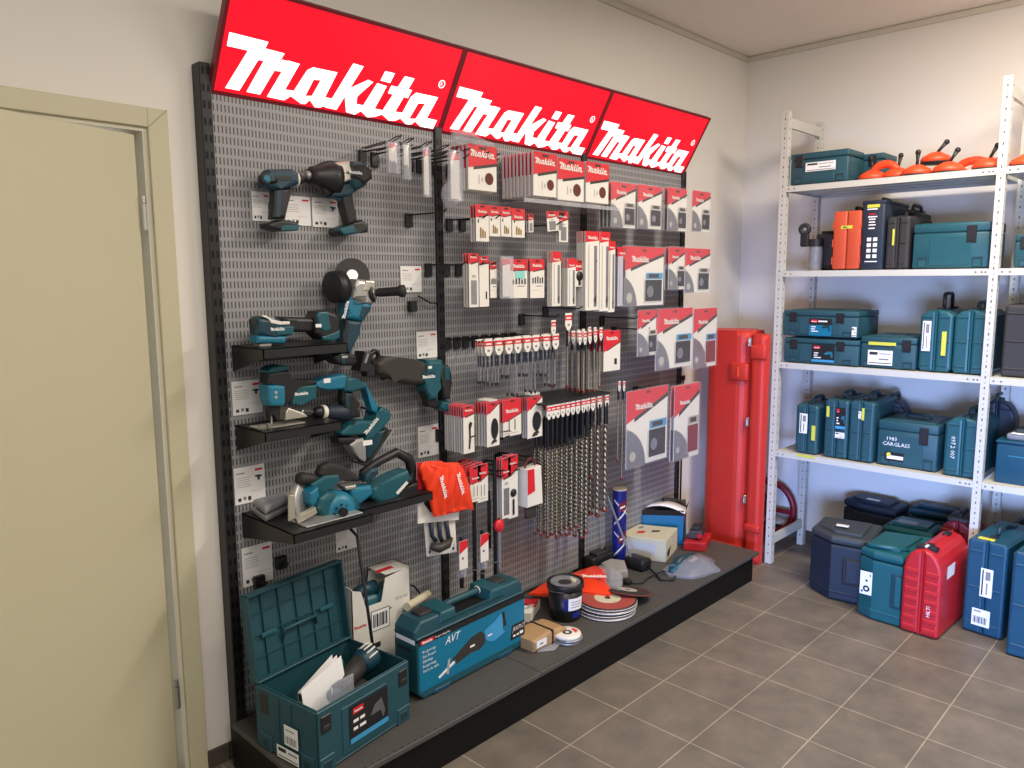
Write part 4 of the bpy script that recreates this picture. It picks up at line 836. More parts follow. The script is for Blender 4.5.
b = WB(t); b.prism([(1.3484,0.9634),(1.372,0.9812),(1.4068,0.9819),(1.4085,0.9591),(1.3702,0.9348),(1.3475,0.9393)], -0.2550, -0.2050, 'teal_dark', .01, 2); b.build('front_body', t)
b = WB(t); b.prism([(1.3675,0.8618),(1.4959,0.874),(1.5822,0.9007),(1.5774,0.8313),(1.5387,0.8174),(1.4161,0.8191),(1.3584,0.8392)], -0.2600, -0.1800, 'black_plastic', .014, 3); b.build('battery', t)
# black cord, wall plug
t = thing('power_cord', 'black cord hanging straight from the deep shelf down to the white carton', 'cord', (1.45, -.2, .3))
b = WB(t); a = (1.3497,-0.19,0.7324); c = (1.325,-0.3,0.3601); e = (1.3413,-0.24,0.5493); b.tube([(a[0]-.03, -.12, .80), a, e, c], .0055, 'black_plastic', 8); b.build('cable', t)
t = thing('wall_plug', 'small black plug with short lead under the card right of the grinder', 'plug', (1.72, -.05, 1.55))
a = (1.7347,-0.055,1.5363); b = WB(t); b.box(a[0]-.018, a[0]+.012, PF-.028, PF-.001, a[2]-.03, a[2]+.012, 'black_plastic', .003); b.build('plug_body', t)
b = WB(t); pts = [(1.7563,-0.06,1.5667), (1.7778,-0.07,1.5548), (1.8078,-0.07,1.5385), (1.8481,-0.065,1.5374), (1.8721,-0.056,1.5565)]; b.tube(pts, .0035, 'black_plastic', 6); b.build('lead', t)
for i, (px, pz) in enumerate(((1.13, .66), (1.045, .615))):
    t = thing('wall_clip', ('black clip on the wall between the open lid and price card, right one', 'black clip on the wall just above the open lid, left one')[i], 'clip', (px, PF, pz))
    b = WB(t); b.box(px-.02, px+.02, PF-.02, PF-.001, pz-.022, pz+.022, 'black_plastic', .003); b.build('clip_body', t)
    b = WB(t); b.cyl((px+.005, PF-.02, pz), (px+.005, PF-.04, pz), .008, m='black_plastic', n=10); b.build('stud', t)

# ================================================================ hooks and packed accessories
FY = -.26
def hook(x, z, L=.225, label=None, group=None, tagbar=False):
    t = thing('display_hook', label or 'black wire display hook', 'hook', (x, PF, z), group=group)
    b = MB(); b.box(-.016, .016, -.014, -.0008, -.045, .006, 'black_plastic', .002); b.build('back_plate', t)
    b = MB(); b.tube([(0, -.01, 0), (0, -L*.9, -.002), (0, -L, .008)], .003, 'black_steel', 6)
    if tagbar: b.tube([(-.008, -.01, .012), (-.008, -L*.8, .018), (-.008, -L*.95, .026), (0, -L*1.04, .028), (.008, -L*.95, .026), (.008, -L*.8, .018), (.008, -.01, .012)], .0022, 'black_steel', 6)
    b.build('wire', t)
    return t
def stack(t, n, step, group):
    """copies of a pack going back along its hook"""
    if group: t['group'] = group
    for k in range(1, n): copy_tree(t, loc=(t.location.x + random.uniform(-.0015, .0015), t.location.y + step*k, t.location.z + random.uniform(-.002, .001)), group=group)

def header(b, x0, x1, z0, z1, y, left=.50, right=.30, top=0, stripe=True, band=.06):
    """red corner panel with slanting lower edge and dark stripe"""
    w = x1-x0; h = z1-z0; e = .0004
    b.add([(x0, y, z1-h*left), (x1, y, z1-h*right), (x1, y, z1-top*h), (x0, y, z1-top*h)], [(0, 1, 2, 3)], 'red_hdr')
    if stripe:
        zl = lambda u: z1-h*(left+(right-left)*u); q = h*band
        b.add([(x0+.18*w, y-e, zl(.18)-q), (x1, y-e, zl(1)-q), (x1, y-e, zl(1)+q*.1), (x0+.18*w, y-e, zl(.18)+q*.1)], [(0, 1, 2, 3)], 'stripe_dark')
def cardbase(name, label, cat, r, y, th, body='white_card'):
    x0, x1, z0, z1 = r; t = thing(name, label, cat, ((x0+x1)/2, y, z1)); w = x1-x0; h = z1-z0
    b = MB(); b.box(-w/2, w/2, 0, th, -h, 0, body, min(.002, th*.3)); return t, b, w, h
def disc_pack(label, r, n, group=None, step=.016):
    t, b, w, h = cardbase('sanding_disc_pack', label, 'accessory pack', r, FY, .011, 'white_card')
    b.rectx(.0005, .0105, -h+.002, -.002, -w/2-.0004, 'sleeve_lilac'); b.build('card_sleeve', t)
    b = MB(); header(b, -w/2, w/2, -h, 0, -.0008, .52, .36); b.logo(-w*.44, -h*.27, w*.86, 'white_card', -.0016)
    b.disc((w*.22, -.001, -h*.72), (0, -1, 0), w*.15, 'sand_brown', 20).rect(-w*.15, -w*.12, -h*.85, -h*.65, -.001, 'card_text').rect(-w*.05, w*.0, -h*.8, -h*.7, -.001, 'card_text')
    b.box(-.018, .018, -.0022, -.0012, -.016, -.007, 'stripe_dark'); b.build('print', t)
    stack(t, n, step, group)
def blade_pack(label, r, n=1, group=None, y=FY, big=False, window='black_plastic'):
    t, b, w, h = cardbase('saw_blade_pack', label, 'accessory pack', r, y, .002, 'white_card')
    b.build('card', t); m_ = min(w, h)
    # the round blade behind the card window
    b = MB(); c0 = (-w*.62, -h*1.02); R = min(w*.72, h*.55); pts = []
    N = 44
    for k in range(N+1):
        q = math.radians(92*k/N); rr_ = R*(1 if k % 2 else .965); pts.append((max(-w/2+.002, c0[0]+rr_*math.cos(q)), max(-h+.002, c0[1]+rr_*math.sin(q))))
    pts = [p for i, p in enumerate(pts) if i == 0 or (Vector(p)-Vector(pts[i-1])).length > 1e-5] + [(-w/2+.002, -h+.002)]
    cx = w*.05
    b.prism(pts, -.0045, -.003, 'blade_steel'); b.disc((-w*.36, -.0048, -h*.86), (0, -1, 0), w*.07, 'card_text', 14); blade = b.build('saw_blade', t)
    b = MB(); header(b, -w/2, w/2, -h, 0, -.0008, .42, .10, band=.05); b.logo(-w*.30, -h*.26, w*.42, 'white_card', -.0016); b.box(-.016, .016, -.003, -.0012, -.02, -.012, 'stripe_dark')
    wx0, wx1, wz0, wz1 = w*.02, w*.44, -h*.93, -h*.56
    b.rect(wx0-.012*w, wx1+.02*w, wz0-.01*h, wz1+.01*h, -.0048, 'white_card')
    b.rect(wx0, wx1, wz0, wz1, -.0052, window)
    b.disc((wx0+.3*(wx1-wx0), -.0056, wz0+.45*(wz1-wz0)), (0, -1, 0), (wx1-wx0)*.2, 'blade_steel' if window == 'black_plastic' else 'dark_red', 14)
    b.rect(w*.05, w*.46, -h*.545, -h*.44, -.0054, 'sticker_blue' if big else 'card_text').rect(w*.1, w*.36, -h*.525, -h*.46, -.0058, 'stripe_dark' if big else 'stripe_dark')
    b.build('print', t)
    b = MB(); e = .006; P = [(-w/2-e, -h-e), (w/2+e, -h-e), (w/2+e, e), (-w/2-e, e)]
    b.prism(P, -.008, .004, 'blister', .003, 2); b.build('blister', t)
    stack(t, n, .022, group)
def small_pack(label, r, n, group=None, y=-.24, left=.36, right=.26, art='gold', tilt=0, step=.014):
    t, b, w, h = cardbase('bit_pack', label, 'accessory pack', r, y, .004, 'card_edge'); b.rect(-w/2, w/2, -h, 0, -.0004, 'white_card'); b.build('card', t)
    b = MB(); header(b, -w/2, w/2, -h, 0, -.0008, left, right, band=.025); b.logo(-w*.36, -h*(right-.08)-.006, w*.7, 'white_card', -.0014)
    b.box(-.010, .010, -.003, -.001, -.010, -.004, 'stripe_dark')
    if art == 'gold':
        for k in range(3): b.cyl((-w*.16+k*w*.17, -.003, -h*.9), (-w*.16+k*w*.17, -.003, -h*(.62+.05*k)), w*.035, m='gold', n=6)
        b.rect(-w*.38, -w*.28, -h*.5, -h*.4, -.001, 'ink')
    elif art == 'jig':
        for k in range(5): b.rect(-w*.36+k*w*.17, -w*.28+k*w*.17, -h*.62, -h*(.48-.02*(k % 3)), -.002, 'ink')
        b.rect(-w*.1, w*.35, -h*.70, -h*.685, -.001, 'ink').rect(-w*.35, w*.1, -h*.8, -h*.79, -.001, 'card_text')
    elif art == 'jigmint':
        b.rect(-w*.22, w*.34, -h*.5, -h*.30, -.0018, 'sticker_mint')
        for k in range(5): b.rect(-w*.36+k*w*.17, -w*.28+k*w*.17, -h*.64, -h*(.52-.02*(k % 3)), -.002, 'ink')
        b.rect(-w*.1, w*.35, -h*.70, -h*.685, -.001, 'ink')
    elif art == 'grey': b.rect(-w*.3, w*.3, -h*.95, -h*.5, -.0012, 'blade_steel').rect(-w*.2, w*.2, -h*.45, -h*.4, -.0012, 'card_text')
    elif art == 'tool': b.prism([(-w*.05, -h*.9), (w*.05, -h*.92), (w*.12, -h*.75), (w*.1, -h*.5), (w*.28, -h*.38), (w*.1, -h*.34), (-w*.02, -h*.4), (w*.02, -h*.7)], -.004, -.001, 'black_plastic', .001)
    elif art == 'wheel': b.lathe([(w*.3, 0), (w*.28, .004)], (0, -.001, -h*.6), (0, -1, 0), 'black_plastic', 16).rect(-w*.1, w*.1, -h*.95, -h*.7, -.003, 'black_plastic')
    elif art == 'oval': b.prism([(w*.28*math.cos(a*PI/8)+.1*w, -h*.6+h*.24*math.sin(a*PI/8)) for a in range(16)], -.004, -.001, 'black_plastic', .001).prism([(w*.15, -h*.82), (w*.28, -h*.9), (-w*.2, -h*.95), (-w*.1, -h*.88)], -.003, -.001, 'blade_dark')
    elif art == 'bars':
        for k in (-.2, .12): b.rect(w*k, w*k+.05*w, -h*.85, -h*.55, -.0012, 'ink')
        b.rect(-w*.3, w*.3, -h*.93, -h*.91, -.001, 'card_text')
    elif art == 'key': b.rect(w*.14, w*.3, -h*.85, -h*.7, -.001, 'ink')
    b.build('print', t)
    if tilt: t.rotation_euler = (0, tilt, 0)
    stack(t, n, step, group)
def strip_pack(label, r, n=1, group=None, y=FY, hd=.14, step=.008, dark=False):
    t, b, w, h = cardbase('blade_strip_pack', label, 'accessory pack', r, y, .004, 'sleeve_lilac' if dark else 'white_card'); b.build('card', t)
    b = MB(); header(b, -w/2, w/2, -h, 0, -.0008, hd, hd-.03, stripe=False); b.logo(-w*.36, -h*(hd-.04), w*.72, 'white_card', -.0014)
    b.rect(-w*.30, -w*.24, -h*.96, -h*(hd+.03), -.001, 'card_text'); b.build('print', t)
    b = MB(); b.box(w*.12, w*.30, -.003, -.001, -h*.95, -h*(hd+.04), 'blade_dark' if dark else 'blade_steel'); b.prism([(w*.1, -h*.86), (w*.28, -h*.80), (w*.2, -h*.93)], -.0035, -.001, 'stripe_dark'); b.build('saw_blade', t)
    stack(t, n, step, group)
def bag_pack(label, r, y=FY, red=True, metal=True):
    t, b, w, h = cardbase('accessory_bag', label, 'accessory pack', r, y, .002, 'white_card'); b.bm.clear(); b.ms = []
    b.box(-w*.3, w*.3, .004, .005, -h*.95, -h*.05, 'white_card')
    if red: b.add([(-w*.3, .0035, -h*.22), (w*.3, .0035, -h*.18), (w*.3, .0035, -h*.06), (-w*.3, .0035, -h*.06)], [(0, 1, 2, 3)], 'red_hdr')
    b.build('insert_card', t)
    if metal:
        b = MB()
        for k in range(4): b.cyl((-w*.2+k*w*.13, .001, -h*.93), (-w*.22+k*w*.13, .001, -h*(.6+.05*(k % 2))), .003, m='blade_steel', n=6)
        b.build('bits', t)
    b = MB(); b.box(-w/2, w/2, -.004, .009, -h, 0, 'clear_bag', .004, 2); b.build('plastic_bag', t)
    return t
# ------------------------------ hooks
def hooks(pts, group, lab, **k):
    for x, z in pts: hook(x, z, label=lab, group=group, **k)
hooks([(1.526, 2.085), (1.578, 2.083)], 'double wire hooks at the upper left', 'black looped hook at the upper left, left of the small clear bags', tagbar=True)
hooks([(1.66, 2.082), (1.74, 2.08), (1.79, 2.08), (1.845, 2.079)], 'looped hooks carrying clear bags', 'black looped hook holding or beside the small clear bags', tagbar=True)
hooks([(1.945, 2.078), (2.0, 2.078)], 'looped hooks right of the second post', 'black looped hook just right of the second black post', tagbar=True)
hook(1.729, 1.874, label='lone long black hook right of the impact wrench, holding a clear blister')
hooks([(1.9375, 1.866), (2.008, 1.869)], 'free hooks left of the small bit cards', 'black hook plate left of the small golden bit cards')
hooks([(1.8234, 1.687), (1.9175, 1.687), (1.9825, 1.688)], 'free hooks right of the grinder card', 'black hook crossing the second post, right of the grinder price card')
hooks([(2.07+.058*k, 1.39) for k in range(5)], 'hooks of the drill bit row', 'black hook carrying tagged drill bits in the long row')
hooks([(1.916, 1.39), (1.9655, 1.39), (2.0158, 1.39)], 'left hooks of the drill bit row', 'black hook with visible plate at the left end of the drill bit row')
hooks([(2.36, 1.47), (2.52, 1.50), (2.95, 1.44)], 'hooks above the drill bits', 'black hook above the middle drill bits with visible square plate')
hooks([(1.86+.0, 1.02), (1.80, .80), (2.22, .97), (2.42, 1.03)], 'hooks among the lower hanging packs', 'black hook plate among the lower hanging packs')
hooks([(2.37, 1.86), (2.62, 1.70)], 'hooks in the middle bay', 'black hook in the middle bay with dark plate below the disc packs')
hooks([(3.05, 1.38), (3.25, 1.05), (3.35, 2.03)], 'hooks in the right bay', 'black hook in the right bay between saw blade packs')

# ------------------------------ sanding discs and clear shelf below them
disc_pack('square sanding disc pack in the stack right of the second post', (1.8442,1.9948,1.961,2.128), 5, 'sanding disc packs, first stack', .022)
disc_pack('square sanding disc pack in the long stack under the middle sign', (2.2034,2.3485,1.965,2.1395), 9, 'sanding disc packs, second stack', .021)
disc_pack('square sanding disc pack under the seam of the middle and right signs', (2.3543,2.5311,1.9587,2.1301), 3, 'sanding disc packs, third stack')
disc_pack('square sanding disc pack under the right sign, next to the blade packs', (2.543,2.708,1.9615,2.1354), 3, 'sanding disc packs, fourth stack')
r = (2.1831,2.7047,1.937,1.9456)
t = thing('plastic_tray', 'clear plastic edge tray under the sanding disc packs', 'tray', (r[0], FY, r[3]-.012)); b = WB(t); b.box(2.14, 2.78, FY-.006, FY+.2, 1.936, 1.939, 'clear_plastic').box(2.14, 2.78, FY-.008, FY-.006, 1.936, 1.952, 'clear_plastic'); b.build('tray_sheet', t)
# ------------------------------ clear bags at the top left
bag_pack('short clear bag with red label, leftmost of the hanging bags', (1.4728,1.5283,1.9864,2.0928))
bag_pack('short clear bag with white label, second of the hanging bags', (1.5404,1.5758,1.9703,2.0944), red=False)
bag_pack('long narrow clear bag with red and white card left of the second post', (1.6285,1.6649,1.9187,2.0946), metal=False)
bag_pack('long clear bag with folded card right of the second post', (1.7478,1.8174,1.9126,2.0967), metal=False)
t = thing('blister_shell', 'empty clear blister shell on the lone hook by the second post', 'blister', (1.86, -.16, 1.93))
c = Vector((1.8059,-0.2,1.9425)); b = WB(t); b.lathe([(.045, 0), (.048, .006), (.03, .03), (.0, .034)], (c.x, -.2, c.z), (0, -1, 0), 'clear_bag', 24); b.build('shell', t)
t = thing('plastic_bag', 'crumpled clear plastic bag tucked over the first sanding disc stack', 'bag', (1.95, -.2, 2.15))
a = Vector((1.7759,-0.25,2.1562)); c = Vector((1.9798,-0.25,2.1342)); b = WB(t)
b.tube([a + (c-a)*(k/6) + Vector((0, .02*math.sin(k*2), .006*math.cos(k*3))) for k in range(7)], [.006, .022, .028, .022, .018, .014, .004], 'clear_bag', 10); b.build('film', t)
# ------------------------------ small cards, upper row
G = 'small golden bit cards in the upper row'
small_pack('longest small card of the golden bit row, hanging leftmost', (1.8998,1.9686,1.7741,1.9129), 3, 'golden bit cards, first hook')
small_pack('small golden bit card, second in the upper row', (1.9716,2.0313,1.7958,1.9118), 3, 'golden bit cards, second hook')
small_pack('small golden bit card, third in the upper row', (2.0353,2.0938,1.7972,1.912), 3, 'golden bit cards, third hook')
small_pack('small golden bit card with green spot, fourth in the upper row', (2.0987,2.1724,1.796,1.9094), 3, 'golden bit cards, fourth hook', left=.42, right=.36)
small_pack('narrow small card half hidden, fifth in the upper row', (2.1957,2.225,1.8201,1.8934), 2, 'half hidden small cards', art='grey')
small_pack('tilted small pale card left of the two narrow red cards', (2.3053,2.3715,1.8296,1.9118), 1, art='grey', tilt=-.1)
small_pack('small red and white card between the tilted card and the grey one', (2.3763,2.42,1.832,1.9103), 2, 'small cards right of the gap', art='grey')
small_pack('narrow card with long grey blade picture, right end of the upper row', (2.387,2.4475,1.7862,1.9153), 2, 'grey blade cards', art='grey', left=.36, right=.24)
# ------------------------------ second row: jigsaw blades, long strips
small_pack('tall pale card with grey blades, leftmost of the second row', (1.8597,1.9094,1.5235,1.7283), 3, 'grey blade cards of the second row, first hook', art='grey', left=.2, right=.14)
small_pack('tall pale card with dark upright bar, second of the second row', (1.914,1.9653,1.5238,1.7181), 3, 'blade cards of the second row, second hook', art='key', left=.16, right=.12)
small_pack('narrow white card with black marks beside the clear bag', (1.9731,2.0084,1.5567,1.6982), 2, 'narrow marked cards', art='jig', left=.22, right=.16)
bag_pack('clear bag with pink print hanging in the second row', (2.012,2.0842,1.5519,1.72), metal=False)
small_pack('square-topped card with mint sticker over five black blades', (2.0844,2.1864,1.5531,1.7092), 5, 'mint stickered blade cards', art='jigmint', left=.3, right=.26)
small_pack('card with five black upright blades, right of the mint stickered one', (2.2047,2.2923,1.5509,1.711), 5, 'five blade cards', art='jig', left=.32, right=.24)
strip_pack('long white blade strip standing higher than its neighbours in the second row', (2.3196,2.3782,1.5141,1.7439), 4, 'high white blade strips', hd=.2)
strip_pack('narrow white blade strip left of the small blue-printed card', (2.4225,2.4784,1.5112,1.7164), 5, 'narrow white blade strips', hd=.2)
small_pack('short card with blue and black picture before the long strips', (2.49,2.563,1.5954,1.7105), 3, 'short blue pictured cards', art='wheel', left=.42, right=.3)
strip_pack('long white blade strip of the left long group, red top', (2.545,2.6434,1.4884,1.8377), 7, 'long blade strips, left group')
strip_pack('long white blade strip of the middle long group, red top', (2.6477,2.7234,1.4812,1.8392), 5, 'long blade strips, middle group')
strip_pack('long white blade strip with toothed edge drawing, lowest of the long strips', (2.7123,2.7637,1.4753,1.7996), 3, 'long blade strips, toothed')
strip_pack('dark edged blade strip in the stack just left of the big blade pack', (2.7864,2.8518,1.5006,1.7746), 6, 'blade strips beside the big saw blade pack', hd=.16, step=.014, dark=True)
# ------------------------------ circular saw blades
BG = None
blade_pack('small round blade blister, first in the top blade row', (2.7286,2.9177,1.8639,2.0667), 4, 'top row blade blisters, first hook')
blade_pack('small round blade blister, second in the top blade row', (2.9365,3.1394,1.8685,2.0706), 3, 'top row blade blisters, second hook')
blade_pack('small round blade blister, third in the top blade row', (3.196,3.3717,1.868,2.0776), 2, 'top row blade blisters, third hook')
blade_pack('small round blade blister at the right end of the top blade row', (3.426,3.6091,1.8722,2.0808), 1)
blade_pack('large round blade blister with blue sticker in the middle blade row', (2.8253,3.1692,1.4995,1.7795), 1, big=True)
blade_pack('narrow blade blister between two larger ones in the middle blade row', (3.2141,3.3676,1.5741,1.7856), 2, 'narrow middle row blade blisters')
blade_pack('blade blister at the right end of the middle blade row', (3.3659,3.6217,1.5547,1.7841), 1)
blade_pack('small blade blister alone at the left of the third blade row', (2.9522,3.1232,1.2529,1.4754), 1)
blade_pack('large blade blister with blue sticker in the third blade row', (3.1115,3.456,1.1701,1.4763), 1, big=True)
blade_pack('blade blister with dark red window at the right end of the third row', (3.4676,3.7146,1.1485,1.4677), 1, window='dark_red', big=True)
blade_pack('lowest large blade blister, black window and blue sticker', (2.8705,3.2325,0.7063,1.086), 1, big=True)
blade_pack('lowest right blade blister with dark red window', (3.2992,3.5512,0.6683,1.0679), 2, 'lowest right blade blisters', window='dark_red')
small_pack('flat red and white carton pack left of the small blade blister', (2.7091,2.8392,1.1978,1.3866), 5, 'red and white carton packs', art='key', left=.52, right=.28, step=.02)
# ------------------------------ left lower packs
small_pack('tall pack with black chisel picture, front of the leftmost lower stack', (1.8195,1.8775,0.9562,1.1443), 9, 'chisel packs, leftmost lower stack', art='tool', left=.24, right=.17, step=.0135)
small_pack('card with black pointed tool in the second lower stack', (1.946,2.0175,0.9617,1.1406), 5, 'pointed tool cards', art='oval', left=.28, right=.02, step=.016)
small_pack('broad red-topped card with two small bars between the oval tool cards', (2.0382,2.1472,0.9883,1.1407), 4, 'broad red-topped cards', art='bars', left=.62, right=.4)
small_pack('slanted card with black oval tool, right of the broad red-topped card', (2.1848,2.2795,0.9597,1.134), 3, 'black oval tool cards', art='oval', left=.34, right=.0)
# ------------------------------ drill bits
BITS = {}
def bit_mesh(total, shank, rad, thick):
    key = (round(total, 2), round(shank, 2), rad)
    if key in BITS: return BITS[key]
    b = MB(); b.cyl((0, 0, 0), (0, 0, -shank), rad*.78, m='bit_blue' if not thick else 'bit_dark', n=8)
    pitch = rad*4.2; n = max(10, int((total-shank)/pitch*6)); vs = []; K = 8
    for i in range(n+1):
        z = -shank - (total-shank)*i/n; a0 = 2*PI*(total-shank)/pitch*i/n
        for k in range(K):
            q = 2*PI*k/K; rr_ = rad*(.42+.58*abs(math.cos(q))**1.5); vs.append((rr_*math.cos(q+a0), rr_*math.sin(q+a0), z))
    b.add(vs, [(i*K+k, (i+1)*K+k, (i+1)*K+(k+1) % K, i*K+(k+1) % K) for i in range(n) for k in range(K)], 'bit_steel' if thick else 'blade_steel', True)
    b.lathe([(rad, 0), (rad*1.1, .002), (rad*1.1, .01), (.0005, .016)], (0, 0, -total+.012), (0, 0, -1), 'tip_red' if thick else 'blade_dark', 8)
    o = b.build('bit'); me = o.data; bpy.data.objects.remove(o); BITS[key] = me; return me
def drill(label, x, y, ztag, tagw, tagh, zend, rad, shank, group=None, thick=False, name='drill_bit_pack'):
    t = thing(name, label, 'drill bit', (x, y, ztag), group=group)
    b = MB(); w = tagw/2; h = tagh
    b.prism([(-w, 0), (w, 0), (w, -h*.72), (w*.35, -h), (-w*.35, -h), (-w, -h*.72)], -.0065, -.005, 'white_card')
    b.rect(-w, w, -h*.42, -h*.12, -.0069, 'red_hdr').rect(-w*.7, w*.7, -h*.34, -h*.24, -.0072, 'white_card').rect(-w*.3, w*.3, -h*.75, -h*.62, -.0069, 'ink_grey'); b.build('hang_tag', t)
    me = bit_mesh(ztag-h*.6-zend, shank, rad, thick); o = bpy.data.objects.new('bit', me); COL.objects.link(o); o.parent = t; o.location = (0, 0, -h*.6)
    return t
# long row at mid height: eight hooks, three bits deep
ord_ = ('first', 'second', 'third', 'fourth', 'fifth', 'sixth', 'seventh', 'eighth')
row = [(1.905, 1.22), (1.963, 1.21), (2.02, 1.235), (2.072, 1.155), (2.13, 1.23), (2.182, 1.16), (2.248, 1.22), (2.307, 1.17)]
for i, (x, ze) in enumerate(row):
    g = 'thin tagged drill bits, %s hook' % ord_[i]
    lab = 'thin tagged drill bit, %s hook from the left in the long row' % ord_[i]
    t = drill(lab, x+.03, FY, 1.398, .042, .066, ze, .0045, .07, g)
    for k in range(1, 4): copy_tree(t, loc=(x+.03+random.uniform(-.006, .006), FY+.018*k, 1.398-random.uniform(0, .004)), group=g)
# second cluster: thicker bits right of the row
cl = [(579, 338, 391), (584, 338, 392), (589, 337, 394), (594.5, 336, 392), (600, 334, 389)]
P = [(2.5022,-0.26,1.3696), (2.5377,-0.26,1.3675), (2.5736,-0.26,1.3699), (2.6137,-0.26,1.3722), (2.6544,-0.26,1.379)]
Q = [(2.5045,-0.26,1.132), (2.5404,-0.26,1.119), (2.5766,-0.26,1.1242), (2.6173,-0.26,1.1152), (2.6584,-0.26,1.1293)]
for i, (p, q) in enumerate(zip(P, Q)):
    g = 'dark spiral bits, %s hook' % ord_[i]
    t = drill('dark spiral bit, %s in the bunch right of the long row' % ord_[i], p[0], -.26, p[2]+.03, .022, .06, q[2], .0065, .05, g, True)
    for k in range(1, 3): copy_tree(t, loc=(p[0]+random.uniform(-.006, .006), -.26+.035*k, p[2]+.03), group=g)
p = (2.4341,-0.25,1.4821); q = (2.4258,-0.25,1.153)
drill('tall spiral drill bit whose tag hangs highest, above the middle of the row', p[0], -.25, p[2], .045, .075, q[2], .0065, .1, None, True)
p = (2.3343,-0.25,1.4558); q = (2.3251,-0.25,1.1636)
drill('spiral drill bit with narrow pale tag just left of the highest tag', p[0], -.25, p[2], .03, .065, q[2], .005, .1, None, True)
for i, (p, q) in enumerate((((2.8295,-0.24,1.1433), (2.834,-0.24,0.7453)), ((2.8678,-0.24,1.1395), (2.865,-0.24,0.6494)))):
    drill(('left bit of the lone pair of drill bits near the lowest blade blister', 'right bit of the lone pair of drill bits near the lowest blade blister')[i], p[0], -.24, p[2], .018, .05, q[2], .0065, .06, None, True)
# big bunch in the black bit holder
t = thing('bit_holder', 'black rack holding the big bunch of long drill bits', 'bit holder', (2.45, -.04, 1.10))
b = WB(t); b.box(2.24, 2.72, -.275, PF-.001, 1.098, 1.106, 'black_steel', .002).box(2.24, 2.72, PF-.008, PF-.001, 1.06, 1.106, 'black_steel'); b.build('holder_plate', t)
fr = [(548, 537, .0072), (552.5, 534, .008), (557, 538, .008), (562, 536, .008), (567, 532, .0085), (572, 526, .009), (577, 531, .009), (582.5, 540, .0095), (587, 534, .0105), (592, 478, .008), (598.5, 521, .013), (606.5, 518, .014)]
P = [(2.2941,-0.26,1.0812), (2.3236,-0.26,1.0731), (2.3535,-0.26,1.065), (2.3871,-0.26,1.0629), (2.4212,-0.26,1.0609), (2.4559,-0.26,1.061), (2.491,-0.26,1.0589), (2.5303,-0.26,1.0563), (2.5629,-0.26,1.0569), (2.5996,-0.26,1.057), (2.6482,-0.26,1.0581), (2.7054,-0.26,1.0607)]
Q = [(2.2946,-0.26,0.5028), (2.3248,-0.26,0.5089), (2.3554,-0.26,0.4874), (2.3899,-0.26,0.4833), (2.4248,-0.26,0.4839), (2.4601,-0.26,0.4986), (2.496,-0.26,0.5041), (2.5368,-0.26,0.4416), (2.57,-0.26,0.4573), (2.6042,-0.26,0.7133), (2.6565,-0.26,0.5191), (2.7148,-0.26,0.5303)]
nm = ('first', 'second', 'third', 'fourth', 'fifth', 'sixth', 'seventh', 'eighth', 'ninth', 'tenth and shorter', 'eleventh and thick', 'twelfth and thickest')
for i, (p, q) in enumerate(zip(P, Q)):
    rad = fr[i][2]; g = 'long drill bits in the holder, %s column' % nm[i]
    t = drill('long bit in the black holder, %s column from the left' % nm[i], p[0], -.26, 1.093, .03, .062, q[2], rad, .16 if i < 6 else (.14 if i < 9 else .10), g, True)
    for k in range(1, 3): copy_tree(t, loc=(p[0]+random.uniform(-.004, .004), -.26+.04*k, 1.093), group=g)
